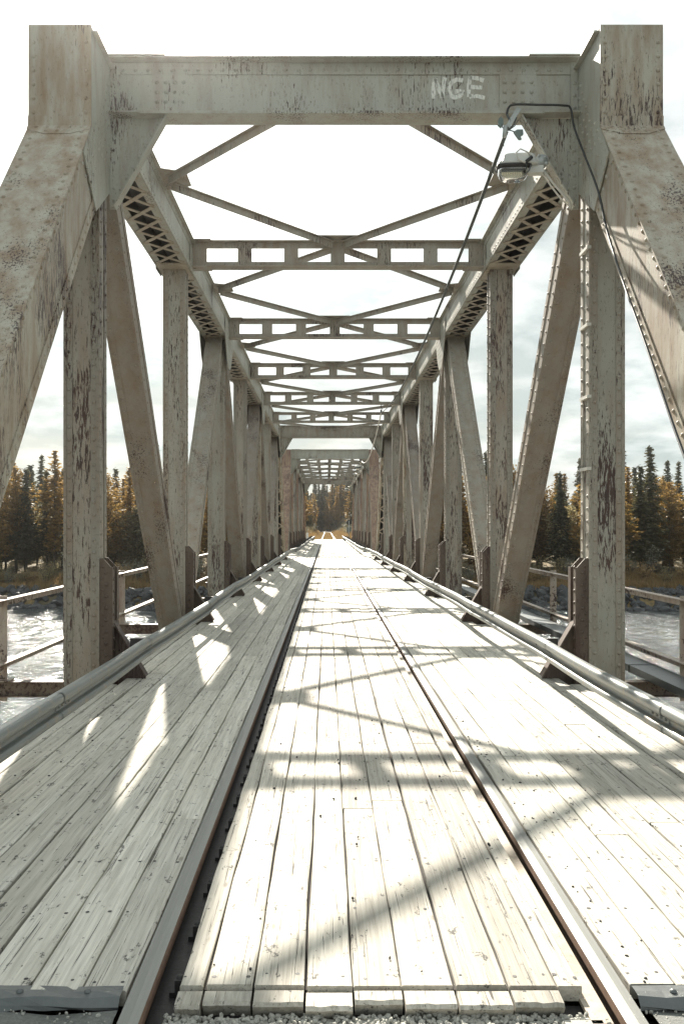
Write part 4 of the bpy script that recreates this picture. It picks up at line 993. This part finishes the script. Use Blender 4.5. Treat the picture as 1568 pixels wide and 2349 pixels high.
mb = MB()
for i in range(1500):
    side = R.choice((-1, 1)); X = TC+side*R.uniform(5, 50); y = 86.2+1.2*math.sin(X*0.13)+0.6*math.sin(X*.41)+R.uniform(-0.6, 3.6)
    stone(mb, (X, y, max(hgt(X, y), -6.7)+0.05), R.uniform(0.25, 0.7))
tag(mb.build('rubble', 'rock', None), 'dark broken stones heaped along the far waterline', 'rubble', kind='stuff')

# ------------------------------------------------------------------ vegetation
def leafm(name, c0, c1, tl=0.45):
    m, nt, b, out = new_mat(name)
    oi = N(nt, 'ShaderNodeObjectInfo'); at = N(nt, 'ShaderNodeAttribute', attribute_name='rnd')
    f = N(nt, 'ShaderNodeMath', operation='MULTIPLY_ADD'); nt.links.new(oi.outputs['Random'], f.inputs[0]); f.inputs[1].default_value = 0.5; 
    h = N(nt, 'ShaderNodeMath', operation='MULTIPLY'); nt.links.new(at.outputs['Fac'], h.inputs[0]); h.inputs[1].default_value = 0.6; nt.links.new(h.outputs[0], f.inputs[2])
    c = mixc(nt, f.outputs[0], c0, c1)
    nt.nodes.remove(b); d = N(nt, 'ShaderNodeBsdfDiffuse'); t = N(nt, 'ShaderNodeBsdfTranslucent'); g = N(nt, 'ShaderNodeBsdfGlossy', i_Roughness=0.4); g.inputs['Color'].default_value = (0.5, 0.5, 0.5, 1)
    nt.links.new(c, d.inputs[0]); nt.links.new(c, t.inputs[0])
    a = N(nt, 'ShaderNodeMixShader'); a.inputs[0].default_value = tl; nt.links.new(d.outputs[0], a.inputs[1]); nt.links.new(t.outputs[0], a.inputs[2])
    e = N(nt, 'ShaderNodeMixShader'); e.inputs[0].default_value = 0.06; nt.links.new(a.outputs[0], e.inputs[1]); nt.links.new(g.outputs[0], e.inputs[2]); nt.links.new(e.outputs[0], out.inputs[0])
    return m
M['gold'] = leafm('golden_needles', (0.11, 0.070, 0.022), (0.38, 0.235, 0.065))
M['green'] = leafm('dark_spruce_needles', (0.035, 0.045, 0.028), (0.10, 0.085, 0.035), 0.35)
M['birch'] = leafm('pale_birch_leaves', (0.18, 0.16, 0.09), (0.36, 0.30, 0.15), 0.5)
M['silver'] = leafm('silvery_willow_leaves', (0.13, 0.14, 0.10), (0.33, 0.32, 0.25), 0.4)
M['grass'] = leafm('orange_autumn_grass', (0.17, 0.11, 0.05), (0.38, 0.26, 0.12), 0.35)
M['bark'] = simple('dark_bark', (0.07, 0.055, 0.045), 0.9, n=(6, 6, 1.5), var=0.5, bs=0.6)
def leaf(mb, rr, p, s, dirv=None, el=2.2):
    d = (Vector(dirv) if dirv is not None else Vector((rr.gauss(0, 1), rr.gauss(0, 1), rr.gauss(0, .6)))).normalized()
    u = Vector((rr.gauss(0, 1), rr.gauss(0, 1), rr.gauss(0, 1))); b = d.cross(u).normalized()*s*0.5; a = d*s*el*0.5
    mb.cur = rr.random(); mb.add([p-a, p+b*0.9-a*.1, p+a, p-b*0.9-a*.1], [(0, 1, 2, 3)])
def conifer(seed, H, rad, mat, kind):
    rr = random.Random(seed); root = empty('conifer_tree' if kind != 'birch' else 'birch_tree', (0, 0, 0))
    mb = MB(); n = 9; lean = rr.uniform(-.15, .15)
    mb.tube([(lean*math.sin(i/n*3)*.4, 0, -0.5+(H+0.4)*i/n) for i in range(n+1)], [0.14*(1-i/n)**0.8+0.012 for i in range(n+1)], 6)
    cr_ = MB(); z = H*rr.uniform(0.10, 0.2)
    while z < H*0.985:
        t = z/H
        if kind == 'spruce': r = rad*(1-t)**0.85*min(1, 0.5+t*3)
        elif kind == 'larch': r = rad*min(1.0, (1-t)*1.9)**0.7*(0.7+0.3*math.sin(t*9+seed))
        else: r = rad*math.sin(min(1, max(0.05, (1-t)*1.15))*math.pi*0.8)**0.7
        nb = 6 if t < 0.8 else 5
        for k in range(nb):
            a = rr.uniform(0, 6.283); rl_ = r*rr.uniform(0.55, 1.12)*(1+0.28*math.sin(a*2+seed+z*0.9)+0.15*math.sin(a*3-z*2.1))+0.08; dr = -0.32 if kind == 'spruce' else (0.10 if kind == 'larch' else 0.5)
            d = Vector((math.cos(a), math.sin(a), 0)); tip = Vector((0, 0, z))+d*rl_+Vector((0, 0, dr*rl_+rr.uniform(-.1, .1)))
            mb.add([Vector((0, 0.015, z)), Vector((0, -0.015, z)), tip], [(0, 1, 2)])
            m_ = max(4, int(rl_*13))
            for q in range(m_):
                f = (q+rr.random()*.8)/m_
                if f < 0.12 and rr.random() < .6: continue
                p = Vector((0, 0, z)).lerp(tip, f)+Vector((rr.gauss(0, .09), rr.gauss(0, .09), rr.gauss(0, .06)))*(0.6+f)
                sd_ = Vector((-d.y, d.x, 0))*rr.choice((-1, 1))
                dd = d*0.7+sd_*rr.uniform(0.2, 1.0)+Vector((0, 0, rr.uniform(-.5, .15) if kind == 'spruce' else rr.uniform(-.3, .5)))
                leaf(cr_, rr, p, rr.uniform(0.14, 0.26) if kind == 'spruce' else rr.uniform(0.13, 0.24), dd, 2.4 if kind != 'birch' else 1.3)
        z += H*0.016 if kind != 'birch' else H*0.014
    mb.build('trunk', 'bark', root); cr_.build('crown', mat, root); return root
def bush(seed, H, rad, mat):
    rr = random.Random(seed); root = empty('shrub', (0, 0, 0)); st = MB(); lf = MB()
    for k in range(9):
        a = rr.uniform(0, 6.28); tip = Vector((math.cos(a)*rad*rr.uniform(.2, .9), math.sin(a)*rad*rr.uniform(.2, .9), H*rr.uniform(.6, 1)))
        st.tube([(0, 0, -0.2), tip*0.5+Vector((0, 0, .1)), tip], [0.03, 0.02, 0.006], 4)
        for q in range(70):
            f = rr.uniform(.2, 1.05); p = tip*f+Vector((rr.gauss(0, .22), rr.gauss(0, .22), rr.gauss(0, .18)))*rad*0.7
            leaf(lf, rr, p, rr.uniform(.07, .14), None, 1.5)
    st.build('stems', 'bark', root); lf.build('foliage', mat, root); return root
protos = {'spruce': [conifer(11, 13.5, 2.3, 'green', 'spruce'), conifer(12, 11.5, 2.0, 'green', 'spruce')],
          'larch': [conifer(21, 12.5, 1.8, 'gold', 'larch'), conifer(22, 11.0, 2.0, 'gold', 'larch'), conifer(23, 12.0, 1.5, 'gold', 'larch')],
          'birch': [conifer(31, 8.5, 1.9, 'birch', 'birch'), conifer(32, 7.0, 1.7, 'birch', 'birch'), conifer(33, 11.5, 2.5, 'gold', 'birch'), conifer(34, 12.5, 2.2, 'gold', 'birch')],
          'bush': [bush(41, 2.6, 1.3, 'silver'), bush(42, 2.2, 1.4, 'birch'), bush(43, 1.8, 1.2, 'grass')]}
used = set()
WORD = {'spruce': 'dark green spruce', 'larch': 'golden orange conifer', 'birch': 'pale leafy birch', 'bush': 'leafy shrub'}
def place(kind, x, y, s, where, v=None):
    o = (protos[kind][v] if v is not None else R.choice(protos[kind]))
    if o.name in used: o = copy_tree(o)
    else: used.add(o.name)
    o.location = (x, y, hgt(x, y)-0.05); o.rotation_euler = (0, 0, R.uniform(0, 6.28)); o.scale = (s*R.uniform(.9, 1.15), s*R.uniform(.9, 1.15), s)
    size = 'tall ' if s > 1.03 else ('low ' if s < 0.9 else '')
    row = ', front row' if (kind != 'bush' and 'forest' in where and y < 104) else (', back row' if 'forest' in where and y > 118 else '')
    tag(o, '%s%s %s%s' % (size, WORD[kind], where, row), 'shrub' if kind == 'bush' else 'tree', '%s %s' % ({'spruce': 'spruces', 'larch': 'golden conifers', 'birch': 'birches', 'bush': 'shrubs'}[kind], where))
for side, wname in ((-1, 'in the forest left of the bridge'), (1, 'in the forest right of the bridge')):
    for i in range(84):
        x = side*(8.5+i*0.53+R.uniform(-.8, .8)); y = 99+R.uniform(-2.5, 7)+(i % 3)*4
        k = R.choices(('spruce', 'larch', 'birch'), (0.22, 0.42, 0.36))[0]; place(k, x, y, R.uniform(0.8, 1.12), wname)
    for i in range(44):
        x = side*(9+i*1.35+R.uniform(-1, 1)); y = 119+R.uniform(0, 14); place(R.choices(('spruce', 'larch'), (0.6, 0.4))[0], x, y, R.uniform(0.85, 1.1), wname)
    for i in range(42):
        x = side*(7+i*1.0+R.uniform(-.6, .6)); y = R.uniform(92.0, 98); place('bush', x, y, R.uniform(0.7, 1.25), 'on the bank %s of the bridge' % ('left' if side < 0 else 'right'), R.choices((0, 1, 2), (.5, .3, .2))[0])
for i in range(110):
    t = R.random(); y = 128+t*125; hw = 5.0+R.uniform(0, 7); x = TC+R.choice((-1, 1))*hw
    if y > 205: x = TC-6+R.uniform(-4, 22)
    if y > 205: y += 45
    place(R.choices(('spruce', 'larch'), (0.45, 0.55))[0], x, y, R.uniform(0.85, 1.15), 'beyond the far end of the bridge')
for i in range(46):
    place(R.choices(('spruce', 'larch'), (0.5, 0.5))[0], TC-15+i*0.62+R.uniform(-.5, .5), 258+R.uniform(0, 26), R.uniform(0.85, 1.15), 'beyond the far end of the bridge')
for i in range(150):
    y = R.uniform(108, 245); side = R.choice((-1, 1)); place('bush', TC+side*(R.uniform(2.9, 5.0) if i < 50 else R.uniform(4, 13)), y, R.uniform(0.5, 0.9), 'beside the track beyond the bridge', R.choices((0, 1, 2), (.25, .25, .5))[0])
# grass as one mass
mb = MB(); rg = random.Random(5)
def tuft(x, y, s):
    z = hgt(x, y)
    for k in range(5):
        a = rg.uniform(0, 6.28); p = Vector((x+rg.gauss(0, .1), y+rg.gauss(0, .1), z)); l = s*rg.uniform(.6, 1.2); b = Vector((math.cos(a), math.sin(a), 0))*0.05
        mb.cur = rg.random(); tip = p+Vector((rg.gauss(0, .12), rg.gauss(0, .12), l)); mb.add([p-b, p+b, tip], [(0, 1, 2)])
for i in range(5200):
    side = rg.choice((-1, 1)); tuft(TC+side*rg.uniform(4, 46), 90.2+rg.random()**1.5*6, 0.7)
for i in range(5200):
    y = 105+rg.random()**1.3*140; xc = TC if y < 225 else TC-170*(1-math.cos((y-225)/170)); e = rg.uniform(-7, 7)
    if 0.55 < abs(e) < 1.15: continue
    tuft(xc+e, y, 0.22 if abs(e) < 2.2 else 0.75)
tag(mb.build('grass', 'grass', None), 'orange autumn grass along the far bank and track', 'grass', kind='stuff')

# ------------------------------------------------------------------ one even box of thin haze, added for a veil of glare toward the sun
mb = MB(); mb.box(-440, 440, -90, 920, -11.5, 32)
mh = bpy.data.materials.new('haze'); mh.use_nodes = True; nt = mh.node_tree; nt.nodes.clear()
out = N(nt, 'ShaderNodeOutputMaterial'); pv = N(nt, 'ShaderNodeVolumePrincipled'); nt.links.new(pv.outputs[0], out.inputs['Volume'])
pv.inputs['Color'].default_value = (0.98, 0.98, 0.95, 1); pv.inputs['Density'].default_value = 0.0006; pv.inputs['Anisotropy'].default_value = 0.965
hz = mb.build('haze', mh, None); tag(hz, 'thin added haze giving a veil of glare toward the sun', 'haze', kind='stuff')
